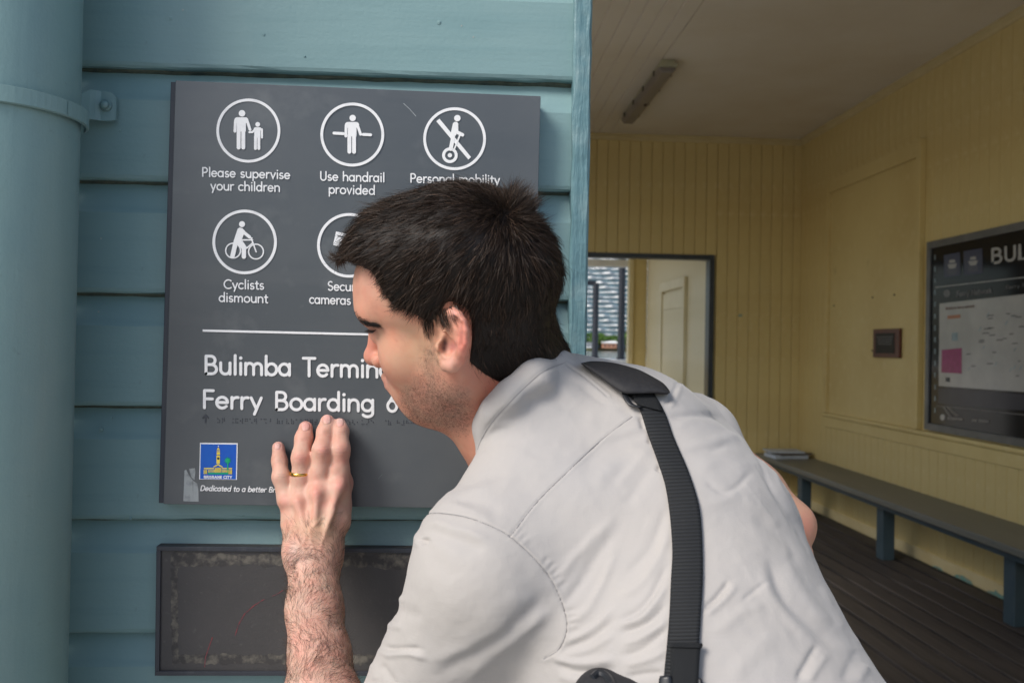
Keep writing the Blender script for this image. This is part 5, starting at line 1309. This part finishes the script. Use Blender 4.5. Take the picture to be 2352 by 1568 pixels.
# ================= SHOULDER BAG =================
bs=BVHTree.FromPolygons([tuple(x) for x in shV],[tuple(int(i) for i in f) for f in shQ])
bag=empty('shoulder_bag',P(1400,1600,.70).tolist(),label='black shoulder bag hanging from a wide webbing strap across the white shirt',cat='bag')
def surf(u,v,default=None):
    d=Vector(ray(u,v)).normalized();h=bs.ray_cast(Vector(CAM)+d*.2,d)
    return h[3]+.2 if h[0] is not None else default
def ribbon(name,Lp,Rp,off,th,m,nseg=60,nac=7,crown=0,Ls=True,minsm=7):
    Lp=spline(Lp,8);Rp=spline(Rp,8)
    def res(pl,n):
        s=np.r_[0,np.cumsum(np.linalg.norm(np.diff(pl,axis=0),axis=1))];t=np.linspace(0,s[-1],n);return np.stack([np.interp(t,s,pl[:,i]) for i in (0,1)],1)
    Lq,Rq=res(Lp,nseg),res(Rp,nseg);D=np.full((nseg,nac),np.nan)
    for i in range(nseg):
        for j in range(nac):
            t=j/(nac-1);c=Lq[i]*(1-t)+Rq[i]*t;D[i,j]=surf(c[0],min(c[1],1900)) or np.nan
    # fill and smooth depths along the strap
    for j in range(nac):
        col=D[:,j];ok=~np.isnan(col)
        if ok.any(): D[:,j]=np.interp(np.arange(nseg),np.nonzero(ok)[0],col[ok])
        else: D[:,j]=np.nanmean(D)
    Ds=D.copy()
    for _ in range(minsm): 
        Ds[1:-1]=(Ds[:-2]+2*Ds[1:-1]+Ds[2:])/4
        Ds[:,1:-1]=(Ds[:,:-2]+2*Ds[:,1:-1]+Ds[:,2:])/4
    Ds=np.minimum(Ds,D+.001)
    v=[];uvs=[]
    for layer in (0,1):
        for i in range(nseg):
            for j in range(nac):
                t=j/(nac-1);c=Lq[i]*(1-t)+Rq[i]*t;d=ray(*c);d=d/np.linalg.norm(d);o_=off+(0 if layer else th)+crown*(1-(2*t-1)**2)*(1-layer)
                v.append(CAM+d*(Ds[i,j]-o_));uvs.append((t*.05,i/nseg*.6))
    f=[];k=nseg*nac
    for i in range(nseg-1):
        for j in range(nac-1):
            a=i*nac+j;f.append((a,a+1,a+nac+1,a+nac));f.append((k+a,k+a+nac,k+a+nac+1,k+a+1))
        a=i*nac;f.append((a,a+nac,k+a+nac,k+a));a=i*nac+nac-1;f.append((a,k+a,k+a+nac,a+nac))
    for j in range(nac-1):
        f.append((j,k+j,k+j+1,j+1));a=(nseg-1)*nac+j;f.append((a,a+1,k+a+1,k+a))
    o=npmesh(name,v,f,m);ul=o.data.uv_layers.new(name='UVMap');li=np.zeros(len(o.data.loops),np.int32);o.data.loops.foreach_get('vertex_index',li)
    U=np.array(uvs,np.float32)[li];ul.data.foreach_set('uv',U.ravel());put(bag,o);return o
SL=[(1440,905),(1467,936),(1489,1001),(1514,1070),(1529,1120),(1539,1189),(1544,1264),(1541,1328),(1537,1413),(1531,1487),(1524,1560),(1520,1640)]
SR=[(1500,898),(1527,946),(1549,1006),(1579,1075),(1601,1140),(1610,1189),(1614,1264),(1614,1338),(1609,1428),(1606,1478),(1604,1560),(1602,1640)]
ribbon('strap',SL,SR,.0012,.0028,M['web'],90,9,.0006)
ribbon('webbing_loop',[(1448,900),(1462,924),(1472,931)],[(1498,898),(1512,918),(1522,944)],.0048,.002,M['web'],14,7,.0006)
ribbon('webbing_loop',[(1539,1477),(1540,1500),(1539,1568),(1538,1640)],[(1612,1481),(1608,1500),(1604,1568),(1602,1640)],.0052,.0028,M['web'],30,7,.0006)
ribbon('strap_keeper',[(1536,1474),(1537,1479),(1538,1485)],[(1613,1476),(1614,1481),(1612,1487)],.0062,.0030,M['web'],8,7,.001)
ribbon('slider_buckle',[(1428,896),(1430,912),(1444,930),(1466,936)],[(1440,892),(1442,908),(1454,926),(1474,934)],.003,.006,M['plastic'],16,5,.001)
ribbon('slider_buckle',[(1516,1551),(1513,1565),(1512,1640)],[(1541,1550),(1543,1565),(1543,1640)],.002,.0075,M['plastic'],12,5,.001)
ribbon('slider_buckle',[(1602,1556),(1602,1568),(1602,1640)],[(1610,1556),(1614,1568),(1615,1640)],.002,.0065,M['plastic'],12,5,.001)
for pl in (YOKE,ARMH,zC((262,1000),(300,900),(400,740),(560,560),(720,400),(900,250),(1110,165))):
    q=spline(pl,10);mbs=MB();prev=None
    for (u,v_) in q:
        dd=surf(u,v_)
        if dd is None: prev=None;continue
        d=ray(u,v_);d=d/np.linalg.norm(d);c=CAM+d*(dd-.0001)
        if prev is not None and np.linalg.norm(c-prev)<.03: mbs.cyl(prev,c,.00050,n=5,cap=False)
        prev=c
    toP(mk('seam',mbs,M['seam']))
# shoulder pad: a wide lens-shaped pad lying over the far shoulder
PT=spline([(1333,834),(1360,829),(1405,832),(1450,843),(1475,852),(1505,868),(1524,880),(1536,894),(1539,900)],6)
PB=spline([(1333,834),(1350,848),(1380,868),(1424,899),(1455,904),(1499,903),(1520,905),(1531,906),(1538,902)],6)
ribbon('shoulder_pad',[tuple(x) for x in PT[::3]],[tuple(x) for x in PB[::3]],.0075,.007,M['pad'],40,11,.007,minsm=4)
def bagf(p):
    a=np.array(P(1378,1590,.70));b=np.array(P(1470,1640,.68));c=np.array(P(1420,1760,.68))
    d=chain(p,[(a,.018),(b,.020)],.02);d=smin(d,ell(p,c,(.055,.045,.058)),.03);return d
gv,gf=mesh_sdf(bagf,np.array(P(1420,1700,.69))-[.10,.09,.12],np.array(P(1420,1700,.69))+[.10,.09,.14],.003);o=npmesh('bag_body',gv,gf,M['pad']);put(bag,o)
tb=BVHTree.FromPolygons([tuple(x) for x in gv],[tuple(int(i) for i in f) for f in gf])
zp=spline([(1362,1556),(1374,1546),(1388,1549),(1398,1558),(1404,1568),(1412,1590)],6);mb=MB();last=None
for i in range(len(zp)):
    d=Vector(ray(*zp[i])).normalized();h=tb.ray_cast(Vector(CAM),d)
    if h[0] is None: continue
    c=np.array(h[0])-np.array(d)*.0005
    if last is not None:
        tt=c-last
        if 1e-4<np.linalg.norm(tt)<.02:
            sd_=np.cross(tt/np.linalg.norm(tt),np.array(d));mb.cyl(last-sd_*.003,last+sd_*.003,.0009,n=6);mb.cyl(last-sd_*.003*0+np.array(d)*.0008,c+np.array(d)*.0008,.0035,n=8)
    last=c
if mb.v: o=mk('zipper',mb,M['plastic']);put(bag,o)
print('built',len(bpy.data.objects))
